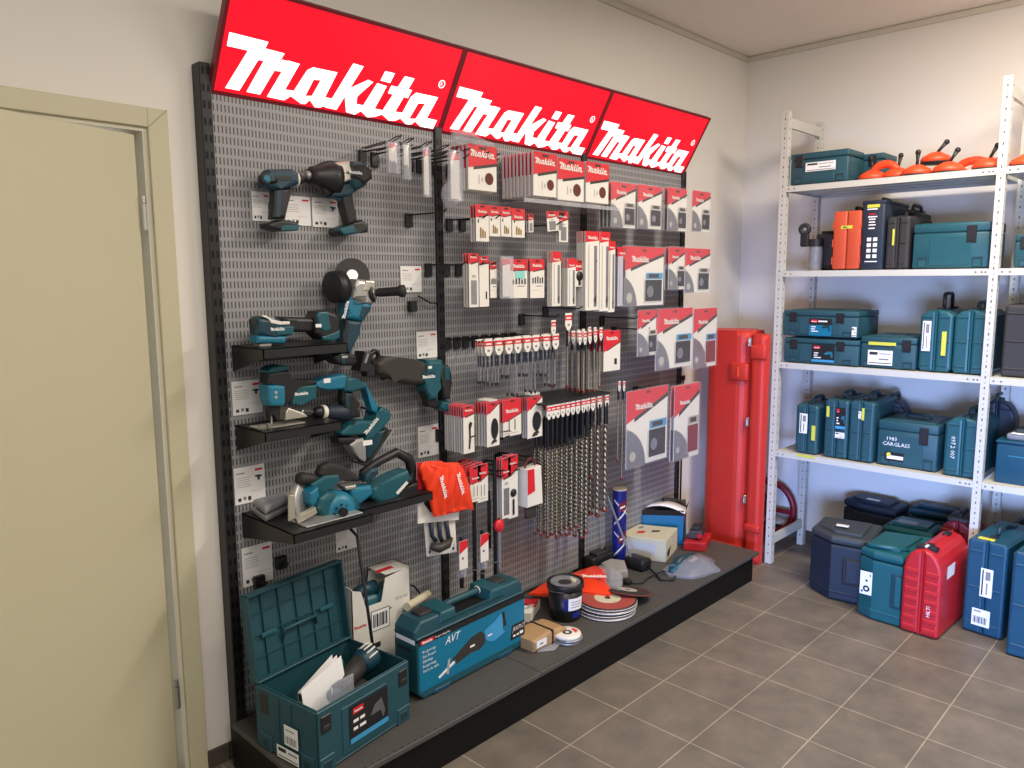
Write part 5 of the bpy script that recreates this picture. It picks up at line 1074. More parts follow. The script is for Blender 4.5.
# ------------------------------ orange bag, cards, chisels below
t = thing('glove_pack', 'large shiny orange bag with white lettering over a red and white card', 'pack', (1.95, -.24, .98))
Y = -.26
b = WB(t); b.prism([(1.5793,0.9692),(1.7903,0.9082),(1.7809,0.7028),(1.5774,0.7353)], -.25, -.244, 'white_card', .002); b.prism([(1.5793,0.9692),(1.6407,0.9508),(1.6379,0.8444),(1.5749,0.812)], -.252, -.25, 'red_hdr').prism([(p[0], p[1]) for p in [(1.6089,0.8427),(1.647,0.8194),(1.665,0.7534),(1.6359,0.7678),(1.6079,0.8048)]], -.252, -.25, 'ink'); b.build('backing_card', t)
def sheet(t, name, pts, y, th, m, amp=.010, n=14, fold=9.0):
    """soft bag: outline filled with a wavy cushion surface on both sides"""
    xs = [p[0] for p in pts]; zs = [p[1] for p in pts]; x0, x1, z0, z1 = min(xs), max(xs), min(zs), max(zs)
    def inside(x, z):
        c = False; j = len(pts)-1
        for i in range(len(pts)):
            if (pts[i][1] > z) != (pts[j][1] > z) and x < (pts[j][0]-pts[i][0])*(z-pts[i][1])/(pts[j][1]-pts[i][1])+pts[i][0]: c = not c
            j = i
        return c
    def dist(x, z):
        d = 9
        for i in range(len(pts)):
            a = Vector(pts[i]); c = Vector(pts[(i+1) % len(pts)]); p = Vector((x, z)); u = max(0, min(1, (p-a).dot(c-a)/max(1e-9, (c-a).length_squared)))
            d = min(d, (a+(c-a)*u-p).length)
        return d
    b = WB(t); cs = max(x1-x0, z1-z0)/n; idx = {}; vs = []; fs = []
    # scanline rows between the left and right edges keep the outline crisp
    rows = []
    for j in range(n+1):
        z = z0+(z1-z0)*(j+.001)/(n+.002); cr = []
        for i in range(len(pts)):
            a, c = pts[i], pts[(i+1) % len(pts)]
            if (a[1] > z) != (c[1] > z): cr.append(a[0]+(c[0]-a[0])*(z-a[1])/(c[1]-a[1]))
        if len(cr) >= 2: rows.append((z, min(cr), max(cr)))
    K = n
    for side in (-1, 1):
        base = len(vs)
        for z, a, c in rows:
            for k in range(K+1):
                x = a+(c-a)*k/K; d = min(1, dist(x, z)/(.25*min(x1-x0, z1-z0))); bulge = th*math.sqrt(max(0, d))
                wv = amp*math.sin(fold*(x-x0)/(x1-x0)*PI + 3*math.sin(5*(z-z0)/(z1-z0)))*d*(1 if side < 0 else .3)
                vs.append((x, y + side*bulge + (wv if side < 0 else 0), z))
        for j in range(len(rows)-1):
            for k in range(K):
                q = [base+j*(K+1)+k, base+j*(K+1)+k+1, base+(j+1)*(K+1)+k+1, base+(j+1)*(K+1)+k]
                fs.append(q if side < 0 else q[::-1])
    b.add(vs, fs, m, True); bmesh.ops.remove_doubles(b.bm, verts=b.bm.verts[:], dist=1e-5)
    return b.build(name, t)
pts = [(1.5722,0.9663),(1.5959,0.9733),(1.6288,0.96),(1.6677,0.9644),(1.7067,0.9422),(1.7573,0.941),(1.7877,0.912),(1.8177,0.8349),(1.8373,0.7344),(1.7795,0.7594),(1.7281,0.7668),(1.6875,0.7564),(1.633,0.7457),(1.6109,0.8234),(1.5846,0.9043),(1.567,0.945)]
sheet(t, 'orange_bag', pts, -.275, .016, 'orange_bag', .011, 22, 13.0)
b = WB(t); o = Vector((1.6405,-0.3,0.9101)); e = Vector((1.6652,-0.3,0.8215)); u = (e-o).normalized(); b.logo(o.x, o.z, (e-o).length, 'white_print', -.302, u, Vector((-u.z, 0, u.x)))
o = Vector((1.7244,-0.3,0.9056)); e = Vector((1.7532,-0.3,0.8183)); u = (e-o).normalized(); b.logo(o.x, o.z, (e-o).length, 'white_print', -.302, u, Vector((-u.z, 0, u.x))); b.build('lettering', t)
t = thing('tool_card', 'white card with dark metal hoops hanging below the orange bag', 'accessory pack', (1.86, -.235, .83))
b = WB(t); b.prism([(1.6185,0.7338),(1.7738,0.7133),(1.7813,0.5696),(1.6292,0.5905)], -.235, -.231, 'white_card', .002)
for c in ((1.6427,-0.237,0.6071), (1.7615,-0.237,0.5896)): b.disc((c[0], -.2358, c[2]), (0, -1, 0), .006, 'ink', 10)
b.build('card', t)
for i, pts in enumerate(([(1.6397,-0.25,0.7243),(1.6432,-0.25,0.6728),(1.6624,-0.25,0.6484)], [(1.679,-0.25,0.7189),(1.6827,-0.25,0.6629),(1.6922,-0.25,0.6408)], [(1.7141,-0.25,0.7145),(1.7231,-0.25,0.6608),(1.7277,-0.25,0.6357)])):
    b = WB(t); b.tube([(p[0], p[1], p[2]) for p in pts], .009, 'navy', 8); b.build('strap', t)
b = WB(t); c = (1.687,-0.25,0.6342); b.tube([(c[0]-.05, -.25, c[2]), (c[0]-.02, -.262, c[2]-.012), (c[0]+.02, -.262, c[2]-.008), (c[0]+.05, -.25, c[2]+.006)], [.014, .018, .018, .01], 'blade_dark', 10); b.build('buckle', t)
small_pack('short boxy pack with white lower half, right of the orange bag', (1.8929,1.9492,0.7446,0.8992), 5, 'boxy packs beside the orange bag', art='bars', left=.48, right=.3, step=.03)
small_pack('pack with white card and red slanted top behind the boxy pack', (1.8522,1.9099,0.7532,0.8972), 4, 'red topped packs left of the boxy pack', art='bars', left=.5, right=.4, step=.025)
for i, (p, q, w) in enumerate((((2.0284,-0.26,0.8913), (2.0616,-0.26,0.6434), 0), ((2.0785,-0.26,0.8824), (2.1253,-0.26,0.6372), 1))):
    pass
small_pack('tall slim pack with clear sleeve and red top in the middle lower group', (2.0285,2.0824,0.6451,0.9006), 3, 'tall slim packs with clear sleeve', art='grey', left=.34, right=.3)
small_pack('tall pale pack with black oval at its foot in the middle lower group', (2.0667,2.1253,0.6372,0.9055), 3, 'tall pale packs with black oval', art='wheel', left=.34, right=.2)
t = thing('sanding_belt', 'folded sanding belt with pale card band, right of the tall pale packs', 'sanding belt', (2.3, -.25, .9))
b = WB(t); r = (2.1526,2.2274,0.6159,0.8591); x0, x1, z0, z1 = r; xc = (x0+x1)/2
b.tube([(xc-.03, -.25, z1), (xc-.035, -.25, (z0+z1)/2), (xc-.028, -.25, z0+.02), (xc, -.25, z0), (xc+.03, -.25, z0+.02), (xc+.04, -.25, (z0+z1)/2), (xc+.028, -.25, z1), (xc, -.25, z1+.02)], .006, 'sand_brown', 6, True); b.build('belt', t)
b = WB(t); b.prism([(x0-.01, z0+.06), (x1+.012, z0+.06), (x1+.002, z1-.015), (x0-.01, z1-.02)], -.28, -.22, 'white_card', .004, 2).prism([(x0-.01, z0+.115), (x0+.035, z0+.125), (x0+.03, z1-.02), (x0-.01, z1-.02)], -.2815, -.28, 'red_hdr').box(xc-.03, xc+.03, -.262, -.24, z0, z0+.05, 'blade_dark', .008, 2); b.build('band', t)
# chisels
for i, (lab, a, c, tg) in enumerate((('dark chisel with red and white tag, left of the two tagged chisels', (1.7808,-0.26,0.6245), (1.7952,-0.24,0.4313), 1), ('dark chisel with red and white tag, right of the two tagged chisels', (1.8942,-0.26,0.6247), (1.9101,-0.24,0.3968), 1),
        ('long plain black chisel between the two tagged chisels', (1.8903,-0.22,0.7535), (1.8732,-0.22,0.4023), 0), ('black chisel shaft hanging behind the right tagged chisel', (1.9938,-0.2,0.7273), (1.991,-0.2,0.5223), 0),
        ('long bright chisel with red plastic head under the slim packs', (1.9907,-0.26,0.622), (1.9943,-0.26,0.4203), 2), ('dark chisel shaft beside the bright red-headed chisel', (2.0074,-0.22,0.855), (2.0048,-0.22,0.4021), 0))):
    t = thing('chisel', lab, 'chisel', (a[0], a[1], c[2]))
    b = WB(t); top = a[2]-(.03 if tg == 1 else 0)
    b.cyl((a[0], a[1], c[2]), (a[0], a[1], top), .0085, m='blade_steel' if tg == 2 else 'bit_dark', n=10).cyl((a[0], a[1], c[2]+.06), (a[0], a[1], c[2]+.064), .0095, m='steel', n=10).cyl((a[0], a[1], top), (a[0], a[1], top+.04), .006, m='bit_dark', n=8); b.build('shaft', t)
    if tg == 1:
        b = WB(t); w = .022; z1 = a[2]; b.prism([(a[0]-w, z1-.115), (a[0]+w, z1-.115), (a[0]+w, z1), (a[0]-w, z1)], a[1]-.014, a[1]-.012, 'white_card', .0005); b.add([(a[0]-w, a[1]-.0146, z1-.05), (a[0]+w, a[1]-.0146, z1-.03), (a[0]+w, a[1]-.0146, z1), (a[0]-w, a[1]-.0146, z1)], [(0, 1, 2, 3)], 'red_hdr').disc((a[0]-.005, a[1]-.0146, z1-.07), (0, -1, 0), .005, 'ink', 10); b.box(a[0]-.018, a[0]+.018, a[1]-.013, a[1]+.008, z1-.15, z1-.117, 'clear_bag', .004); b.build('hang_tag', t)
    if tg == 2:
        b = WB(t); b.ball((a[0], a[1], a[2]+.01), .026, 'red_hdr', 14, (1, .6, 1.1)); b.build('plastic_head', t)
hooks([(2.02, .83), (2.11, .84), (2.05, .99), (2.2, .86)], 'hooks carrying the chisels', 'black hook carrying chisels below the boxy packs', tagbar=True)

# ================================================================ things on the platform
DZ = .1556
# open box case
yaw = math.radians(8.2); cx, cy = 1.138, -.343
t = thing('tool_case', 'open teal box case at the left end of the platform, lid up and tools inside', 'tool case', (cx, cy, DZ), yaw)
w, d, h = .396, .296, .205; f = -d/2; TK = 'teal_case'
b = MB()
b.box(-w/2, w/2, f, d/2, .003, .012, TK, .003)
b.box(-w/2, w/2, f, f+.008, .01, h, TK, .003).box(-w/2, w/2, d/2-.008, d/2, .01, h, TK, .003).box(-w/2, -w/2+.008, f, d/2, .01, h, TK, .003).box(w/2-.008, w/2, f, d/2, .01, h, TK, .003)
b.box(-w*.26, w*.22, f-.003, f+.003, .02, h-.03, TK, .002)
for s in (-1, 1):
    b.box(s*.165-.03, s*.165+.03, f-.004, f+.002, .0, .055, TK, .003).box(s*.165-.016, s*.165+.016, f-.0055, f, .012, .04, 'teal_case_dark', .002)
    b.box(-w/2-.004, -w/2+.002, s*.10-.03, s*.10+.03, .0, .055, TK, .003).box(-w/2-.0055, -w/2, s*.10-.014, s*.10+.014, .01, .04, 'teal_case_dark', .002)
    b.box(-w/2-.003, -w/2+.003, s*.03-.002, s*.03+.002, .01, h-.01, TK)
b.box(-w/2+.006, w/2-.006, f+.006, f+.010, h-.006, h+.003, TK, .001).box(-w/2+.006, w/2-.006, d/2-.010, d/2-.006, h-.006, h+.003, TK, .001).box(-w/2+.006, -w/2+.01, f+.01, d/2-.01, h-.006, h+.003, TK).box(w/2-.01, w/2-.006, f+.01, d/2-.01, h-.006, h+.003, TK)
b.build('case_body', t)
for s in (-1, 1):
    b = MB(); b.box(s*.165-.02, s*.165+.02, f-.004, f+.002, h-.075, h-.018, 'black_plastic', .003).box(s*.165-.012, s*.165+.012, f-.006, f, h-.065, h-.05, 'case_dark', .002); b.build('latch', t)
b = MB(); b.box(-w/2-.004, -w/2+.002, .085, .12, h-.085, h-.015, 'case_dark', .003); b.build('latch', t)
# lid, open upwards, with moulded ribs inside
lid = MB(); lid.T = Matrix.Translation((0, d/2, h)) @ Matrix.Rotation(math.radians(-7), 4, 'X')
lid.box(-w/2, w/2, .012, .022, 0, .285, TK, .003).box(-w/2, -w/2+.008, -.02, .012, 0, .285, TK, .003).box(w/2-.008, w/2, -.02, .012, 0, .285, TK, .003).box(-w/2, w/2, -.02, .012, .277, .285, TK, .003).box(-w/2, w/2, -.02, .012, 0, .008, TK, .003)
for k in range(1, 6): x = -w/2 + w*k/6; lid.box(x-.0015, x+.0015, .004, .013, .008, .277, TK)
for k in range(1, 4): z = .285*k/4; lid.box(-w/2+.008, w/2-.008, .006, .013, z-.0015, z+.0015, TK)
lid.build('lid', t)
b = MB(); b.T = Matrix.Translation((0, d/2, h)) @ Matrix.Rotation(math.radians(-7), 4, 'X')
b.tube([(-.07, .004, .10), (-.065, -.006, .13), (.065, -.006, .13), (.07, .004, .10)], .006, 'teal_case', 6); b.build('lid_handle', t)
b = MB(); b.T = Matrix.Translation((0, d/2, h)) @ Matrix.Rotation(math.radians(-7), 4, 'X'); b.box(-.15, -.09, -.004, .008, .13, .145, 'teal', .003); b.build('lid_tab', t)
b = MB(); b.T = Matrix.Translation((0, d/2, h)) @ Matrix.Rotation(math.radians(-7), 4, 'X'); b.box(.09, .15, -.004, .008, .13, .145, 'teal', .003); b.build('lid_tab', t)
b = MB(); y = f-.0062
b.rect(-.075, .088, .045, .168, y, 'black_plastic').rect(-.075, .088, .045, .062, y-.0005, 'sticker_blue').rect(-.062, -.018, .138, .158, y-.0005, 'red_print').logo(-.058, .143, .036, 'white_print', y-.001)
for i, (a, c) in enumerate(((-.062, -.04), (-.034, -.014), (-.062, -.044), (-.036, -.01))): b.rect(a, c, .11-.025*(i//2), .12-.025*(i//2), y-.001, 'white_print')
b.prism([(.01, .10), (.03, .13), (.06, .14), (.075, .09), (.065, .07), (.055, .1), (.03, .1)], y-.001, y-.0005, 'grey_plastic'); b.build('tool_sticker', t)
b = MB(); x = -w/2-.0062
b.rectx(.0, -.065, .058, .125, x, 'white_print'); q = -.006
for k, ww in enumerate((.003, .005, .002, .004, .006, .003, .005, .002)): b.rectx(q, q-ww, .065, .09, x-.0005, 'ink_grey'); q -= ww+.003
b.rectx(-.01, -.05, .108, .112, x-.0005, 'ink_grey'); b.build('barcode_sticker', t)
b = MB(); b.rectx(.04, -.065, .005, .046, x, 'white_print').rectx(.032, -.005, .028, .040, x-.0005, 'ink').rectx(-.015, -.058, .03, .036, x-.0005, 'ink_grey').rectx(.034, -.06, .011, .014, x-.0005, 'ink'); b.build('label_sticker', t)
def LC(x, y, z):   # point of the open case in room coordinates
    return Vector((cx + x*math.cos(yaw) - y*math.sin(yaw), cy + x*math.sin(yaw) + y*math.cos(yaw), DZ + z))
t = thing('document_bag', 'clear plastic bag of folded papers standing in the open case', 'bag', LC(-.085, -.04, .013), yaw)
b = MB()
for k, (tx, tz) in enumerate(((-.02, .26), (0, .25), (.015, .24))):
    b.add([(-.085, -.045+.03*k, 0), (.09, -.045+.03*k, 0), (.10+tx*.4, .01+.03*k, tz-.005), (-.06+tx, .0+.03*k, tz-.045-.01*k)], [(0, 1, 2, 3)], 'paper')
b.build('papers', t)
b = MB(); b.prism([(-.095, 0), (.065, 0), (.085, .16), (.085, .215), (-.0, .22), (-.085, .17)], -.055, -.048, 'clear_bag', .003, 2); b; b.build('bag_film', t)
t = thing('cordless_drill', 'dark cordless drill lying aslant in the open case with pale vents', 'power tool', LC(.035, -.02, .013), yaw)
b = WB(t); b.tube([(.995, -.372, .342), (1.02, -.374, .344), (1.07, -.376, .338), (1.13, -.385, .33)], [.012, .021, .02, .026], 'black_plastic', 12); b.build('grip', t)
b = WB(t); b.tube([(1.075, -.385, .325), (1.10, -.395, .318), (1.135, -.40, .305)], [.022, .028, .024], 'teal', 12).ring((1.09, -.388, .322), (1, -.3, -.2), .026, .003, 'steel', 16, 6); b.build('gear_ring', t)
b = WB(t); b.tube([(1.12, -.385, .315), (1.17, -.375, .338), (1.235, -.355, .36)], [.026, .033, .034], 'case_dark', 14); b.build('body', t)
b = WB(t); d_ = Vector((.06, .01, .012)); b.lathe([(.03, -.01), (.042, 0), (.043, .045), (.034, .06), (.01, .064)], (1.235, -.357, .358), d_, 'teal_dark', 20)
for k in range(5): q = -2.5+.42*k; o_ = Vector((0, .043*math.cos(q), -.043*math.sin(q))); b.tube([Vector((1.245, -.357, .36))+o_, Vector((1.282, -.351, .368))+o_], .0032, 'white_card', 6)
b.build('motor_cap', t)
b = WB(t); b.box(1.10, 1.24, -.42, -.31, .172, .315, 'case_dark', .02, 2); b.build('battery', t)
t = thing('drill_part', 'teal round tool end peeking up in the middle of the open case', 'power tool', LC(.06, .075, .013), yaw)
b = MB(); b.lathe([(.03, 0), (.032, .16), (.026, .185), (.01, .19)], (0, 0, 0), (0, -.1, 1), 'teal', 16); b.build('housing', t)
b = MB(); b.cyl((0, -.018, .188), (0, -.022, .205), .012, m='black_plastic', n=12); b.build('cap', t)

# long printed case
ang = math.radians(1.8)
t = thing('tool_case', 'long bright teal case with printed saw picture, standing behind the platform edge', 'tool case', (1.712, -.341, DZ), ang)
L_, D_ = .568, .128; f = -D_/2
b = MB(); b.prism([(-L_/2, .03), (-L_/2+.025, .004), (L_/2-.02, .004), (L_/2, .02), (L_/2, .215), (-L_/2, .215)], f, D_/2, 'teal_green', .008, 3)
for x in (-.17, .17): b.box(x-.04, x+.04, f-.002, D_/2+.002, .0, .02, 'case_blue', .004)
b.build('case_body', t)
b = MB(); e = .0006
b.rect(-L_/2+.006, L_/2-.004, .035, .205, f-e, 'print_blue').rect(-L_/2+.004, L_/2-.004, .207, .228, f-.0026, 'black_plastic')
b.rect(-L_/2+.012, -L_/2+.075, .209, .224, f-.0032, 'red_print').logo(-L_/2+.018, .2105, .05, 'white_print', f-.0038).text('Reciprocating Saw', -L_/2+.08, .212, .009, 'white_print', f-.0032, squeeze=.8)
b.rectx(D_/2-.012, f+.012, .209, .226, -L_/2-.0006, 'white_print').rectx(D_/2-.02, f+.03, .175, .19, -L_/2-.0006, 'navy').rectx(D_/2-.03, f+.05, .04, .12, -L_/2-.0008, 'white_print').rectx(D_/2-.06, f+.058, .05, .11, -L_/2-.0012, 'ink_grey')
b.text('AVT', -L_/2+.13, .168, .03, 'white_print', f-.0014, shear=.3, squeeze=.9)
for k, s_ in enumerate(('Reciprosäge', 'Scie Récipro', 'Säbelsäge', 'Reciprozaag', 'Sierra de sable')): b.text(s_, -L_/2+.022, .175-.018*k, .011, 'white_print', f-.0014, squeeze=.85)
b.prism([(-.12, .10), (-.02, .15), (.03, .155), (.055, .13), (.05, .10), (.02, .085), (-.02, .09), (-.10, .075)], f-.0018, f-.001, 'grip_brown').prism([(.05, .15), (.10, .165), (.15, .19), (.155, .165), (.15, .12), (.165, .105), (.10, .09), (.07, .1), (.05, .12)], f-.0018, f-.001, 'sticker_blue').prism([(.145, .19), (.16, .19), (.172, .13), (.155, .13)], f-.002, f-.0018, 'rubber').prism([(-.19, .06), (-.185, .052), (-.10, .085), (-.105, .095)], f-.0018, f-.001, 'white_print').prism([(-.15, .055), (-.14, .05), (-.13, .11), (-.142, .105)], f-.0018, f-.001, 'card_text').rect(-.03, -.005, .11, .118, f-.0024, 'white_print').rect(.065, .09, .12, .126, f-.0024, 'white_print')
b.prism([(.195, .055), (L_/2-.004, .055), (L_/2-.004, .115), (.205, .115)], f-.0016, f-.001, 'black_plastic').text('JR3070CT', .208, .088, .019, 'white_print', f-.0022, shear=.25, squeeze=.66).rect(.21, .225, .065, .073, f-.0022, 'white_print').rect(.232, .245, .065, .073, f-.0022, 'white_print').rect(.25, .27, .065, .077, f-.0022, 'white_print')
b.build('printed_sleeve', t)
b = MB(); b.prism([(-L_/2, .215), (L_/2, .215), (L_/2, .262), (L_/2-.02, .285), (.11, .285), (.095, .25), (-.095, .25), (-.11, .285), (-L_/2+.03, .285), (-L_/2, .255)], f+.012, D_/2, 'teal_case', .012, 3)
b.box(-.093, .093, f+.012, D_/2-.004, .245, .253, 'black_plastic', .002)
for x in (-.13, .13): b.prism([(x-.045, .25), (x-.035, .292), (x+.035, .292), (x+.045, .25)], f+.004, D_/2-.002, 'teal_green', .01, 3)
b.box(-L_/2, L_/2, f+.002, D_/2, .226, .235, 'teal_case', .003); b.build('lid', t)
for x in (-.2, .19):
    b = MB(); b.box(x-.03, x+.03, -.02, .035, .280, .296, 'case_dark', .005, 2); b.build('latch', t)
b = MB(); b.tube([(-.10, 0, .278), (-.07, 0, .284), (.07, 0, .284), (.10, 0, .278)], .013, 'teal_case', 10).ring((.078, 0, .286), (1, 0, .2), .015, .002, 'white_card', 14, 6); b.build('handle', t)

# white carton with a teal tool inside
t = thing('white_carton', 'cut-open white carton with barcode label behind the open case', 'carton', (1.44, -.13, DZ))
b = WB(t); x0, x1, y0, y1 = 1.335, 1.60, -.165, -.06; z = DZ+.001
b.prism([(x0, z), (x1, z), (x1, .545), (1.485, .53), (1.465, .445), (1.395, .44), (1.375, .51), (x0, .525)], y0, y0+.003, 'white_card').prism([(x0, z), (x1, z), (x1, .545), (1.485, .53), (1.465, .42), (1.395, .42), (1.375, .51), (x0, .525)], y1-.003, y1, 'white_card')
b.box(x0, x0+.003, y0, y1, z, .53, 'white_card').box(x1-.003, x1, y0, y1, z, .545, 'white_card').box(1.485, x1, y0, y1, .542, .545, 'white_card').box(x0, x1, y0, y1, z, z+.003, 'white_card').box(1.395, 1.465, y0+.002, y0+.05, .435, .438, 'white_card'); b.build('carton_box', t)
b = WB(t); y = y0-.0008; b.rect(1.415, 1.50, .34, .42, y, 'ink').rect(1.418, 1.497, .343, .417, y-.0004, 'white_print'); q = 1.424
for k, ww in enumerate((.006, .003, .008, .003, .005, .009, .003, .006)): b.rect(q, q+ww, .355, .405, y-.0008, 'ink'); q += ww+.003
b.logo(1.34, .375, .055, 'red_print', y).rect(1.262, 1.33, .355, .362, y, 'ink_grey').text('BTD144', 1.53, .43, .012, 'ink_grey', y).rect(1.46, 1.51, .405, .412, y, 'ink_grey').rect(1.39, 1.455, .275, .295, y, 'ink'); b.rectz(1.475, 1.55, -.135, -.110, .5456, 'red_print'); b.build('print', t)
t = thing('wrapped_tool', 'teal tool lying inside the cut-open white carton', 'power tool', (1.4, -.12, .162))
b = WB(t); b.box(1.36, 1.57, -.15, -.08, .162, .475, 'teal', .03, 3); b.build('housing', t)
b = WB(t); b.tube([(1.37, -.115, .475), (1.42, -.115, .49), (1.47, -.115, .485)], [.02, .026, .03], 'teal_dark', 10); b.build('barrel', t)
t = thing('paper_roll', 'pale cream rolled stick leaning behind the printed case', 'roll', (1.6, -.15, .46))
a = (1.5557,-0.2,0.4052); c = (1.7086,-0.14,0.3919); b = WB(t); b.cyl(a, c, .016, m='cream', n=14); b.build('roll_body', t)
b = WB(t); b.cyl((c[0]-.01, c[1], c[2]-.005), (c[0]-.02, c[1]+.02, .156), .006, m='cream', n=8); b.build('stick', t)
t = thing('power_cord', 'thin black cable curving out behind the white carton', 'cord', (1.65, -.06, .5))
b = WB(t); b.tube([(1.6647,-0.07,0.427), (1.6948,-0.07,0.4096), (1.7197,-0.07,0.3767), (1.7395,-0.07,0.3365)], .004, 'black_plastic', 6); b.build('cable', t)

# small things right of the printed case
t = thing('disc_carton', 'red and white carton of discs behind the brown package', 'carton', (2.19, -.2, DZ))
b = WB(t); b.prism([(2.06, -.13), (2.20, -.10), (2.31, -.20), (2.17, -.27)], DZ+.001, DZ+.045, 'white_card', .003, 2, 'z'); b.build('carton_box', t)
b = WB(t); z = DZ+.0456; b.face([(2.06, -.13, z), (2.20, -.10, z), (2.31, -.20, z), (2.255, -.225, z), (2.13, -.15, z)], 'red_hdr').disc((2.20, -.205, z), (0, 0, 1), .028, 'card_text', 18, .014).face([(2.23, -.245, z), (2.28, -.215, z), (2.29, -.205, z), (2.22, -.235, z)], 'red_hdr'); b.build('print', t)
t = thing('disc_pack', 'second red topped white disc pack leaning at the wall behind the printed case', 'pack', (2.12, -.10, DZ))
b = WB(t); b.T = b.T @ Matrix.Translation((2.12, -.10, DZ)) @ Matrix.Rotation(-.5, 4, 'X'); b.box(-.07, .10, -.01, .01, .004, .10, 'white_card', .002).rect(-.068, .098, .06, .098, -.0108, 'red_hdr').logo(-.04, .07, .10, 'white_card', -.0114); b.build('pack_body', t)
t = thing('kraft_package', 'brown paper package with black strap and white label beside the printed case', 'package', (2.06, -.40, DZ))
b = WB(t); b.T = b.T @ Matrix.Translation((-.045, -.02, 0)); pts = [(2.02, DZ+.002), (2.16, DZ+.002), (2.21, DZ+.012), (2.23, DZ+.035), (2.19, DZ+.056), (2.10, DZ+.062), (2.015, DZ+.05)]
b.prism(pts, -.45, -.33, 'kraft', .012, 3); b.build('wrapping', t)
b = WB(t); b.T = b.T @ Matrix.Translation((-.045, -.02, 0)); b.box(2.125, 2.133, -.453, -.327, DZ+.0, DZ+.0635, 'black_plastic', .001); b.build('strap', t)
b = WB(t); b.T = b.T @ Matrix.Translation((-.045, -.02, 0)); b.rect(2.03, 2.09, DZ+.018, DZ+.048, -.4515, 'white_print').rect(2.05, 2.07, DZ+.028, DZ+.033, -.452, 'ink'); b.build('label_sticker', t)
t = thing('plastic_sleeve', 'flat clear plastic sleeve under the front of the brown package', 'sleeve', (2.10, -.48, DZ))
b = WB(t); b.prism([(1.99, -.47), (2.05, -.51), (2.24, -.45), (2.24, -.41), (2.10, -.455)], DZ+.0005, DZ+.006, 'clear_bag', .002, 2, 'z'); b.build('film', t)
for k, (dx, dy) in enumerate(((0, 0), (.004, -.004), (.0, .003))):
    t = thing('cutting_disc', ('small pale cutting disc, bottom of the little pile before the bucket', 'small pale cutting disc, middle of the little pile before the bucket', 'small white cutting disc with red mark, topmost of the little pile before the bucket')[k], 'disc', (2.155+dx, -.49+dy, DZ+.001+.0115*k), 0, 'small cutting discs')
    b = MB(); b.lathe([(.057, 0), (.0575, .002), (.0575, .008), (.056, .010), (.02, .0105), (.012, .0105)], (0, 0, 0), (0, 0, 1), 'white_card' if k == 2 else 'blade_steel', 28); b.build('abrasive', t)
    b = MB(); b.disc((0, 0, .0107), (0, 0, 1), .02, 'blade_dark', 20, .009).face([(.02, -.03, .0108), (.045, -.02, .0108), (.045, .01, .0108), (.03, .0, .0108)], 'red_hdr'); b.build('hub_label', t)
t = thing('bucket', 'black plastic bucket with white and blue label on the platform', 'bucket', (2.325, -.335, DZ))
b = MB(); b.lathe([(.066, 0), (.069, .003), (.076, .142)], (0, 0, 0), (0, 0, 1), 'bucket', 36); b.build('pail', t)
b = MB(); b.lathe([(.077, .138), (.082, .141), (.082, .162), (.079, .166), (.075, .166), (.073, .161), (.002, .161)], (0, 0, 0), (0, 0, 1), 'black_plastic', 36).disc((0, 0, .1614), (0, 0, 1), .066, 'bag_grey', 28).disc((-.01, -.005, .1618), (0, 0, 1), .03, 'blade_dark', 20).face([(.01, -.045, .1618), (.05, -.025, .1618), (.055, .02, .1618), (.03, -.01, .1618)], 'cream'); b.build('lid', t)
b = MB(); r0 = .0762
def wrap(b, a0, a1, z0, z1, r, m):
    n = 8; vs = []
    for k in range(n+1):
        a = math.radians(a0+(a1-a0)*k/n)
        for z in (z0, z1): rr_ = r*(.90+.1*z/.165); vs.append((rr_*math.cos(a), rr_*math.sin(a), z))
    b.add(vs, [(2*k, 2*k+2, 2*k+3, 2*k+1) for k in range(n)], m)
wrap(b, -146, -130, .055, .110, .0795, 'tube_blue'); wrap(b, -130, -72, .055, .110, .0795, 'white_print'); wrap(b, -115, -80, .02, .045, .0795, 'tube_blue')
for k in range(3): wrap(b, -120, -82, .068+.012*k, .071+.012*k, .0799, 'ink_grey')
b.build('label_wrap', t)
b = MB(); b.ring((0, 0, .136), (0, .10, 1), .0795, .002, 'steel', 30, 6); b.build('bail', t)
# stacked grinding discs
for k in range(4):
    t = thing('grinding_disc', ('large grinding disc at the bottom of the stack by the orange bag', 'large grinding disc second from the bottom of the stack', 'large grinding disc third from the bottom of the stack', 'large red-labelled grinding disc on top of the stack')[k], 'disc', (2.50+.006*k, -.425+.004*(k % 2), DZ+.001+.0125*k), .3*k, 'stack of large grinding discs')
    b = MB(); b.lathe([(.128, 0), (.132, .003), (.132, .007), (.128, .0105), (.02, .0115)], (0, 0, 0), (0, 0, 1), 'blade_dark' if k % 2 else 'blade_steel', 40); b.build('abrasive', t)
    b = MB(); b.disc((0, 0, .0118), (0, 0, 1), .124, 'disc_red', 36, .06).disc((0, 0, .0118), (0, 0, 1), .06, 'cream', 28, .014); b.build('paper_label', t)
    b = MB(); b.ring((0, 0, .0055), (0, 0, 1), .1315, .0018, 'white_card', 36, 6); b.build('edge_ring', t)
t = thing('flap_disc', 'brown coarse disc lying tilted half over the disc stack, nearest the plinth edge', 'disc', (2.66, -.43, DZ+.040), 0, None, (math.radians(-3), math.radians(13), 0))
b = MB(); b.lathe([(.112, 0), (.116, .003), (.112, .006), (.02, .007)], (0, 0, 0), (0, 0, 1), 'sand_brown', 36).disc((0, 0, .0072), (0, 0, 1), .104, 'grip_brown', 30, .02); b.build('abrasive', t)
b = MB(); b.disc((0, 0, .0076), (0, 0, 1), .045, 'card_text', 24, .012).face([(.05, -.04, .0076), (.095, -.03, .0076), (.09, .0, .0076), (.06, -.02, .0076)], 'dark_red'); b.build('paper_label', t)
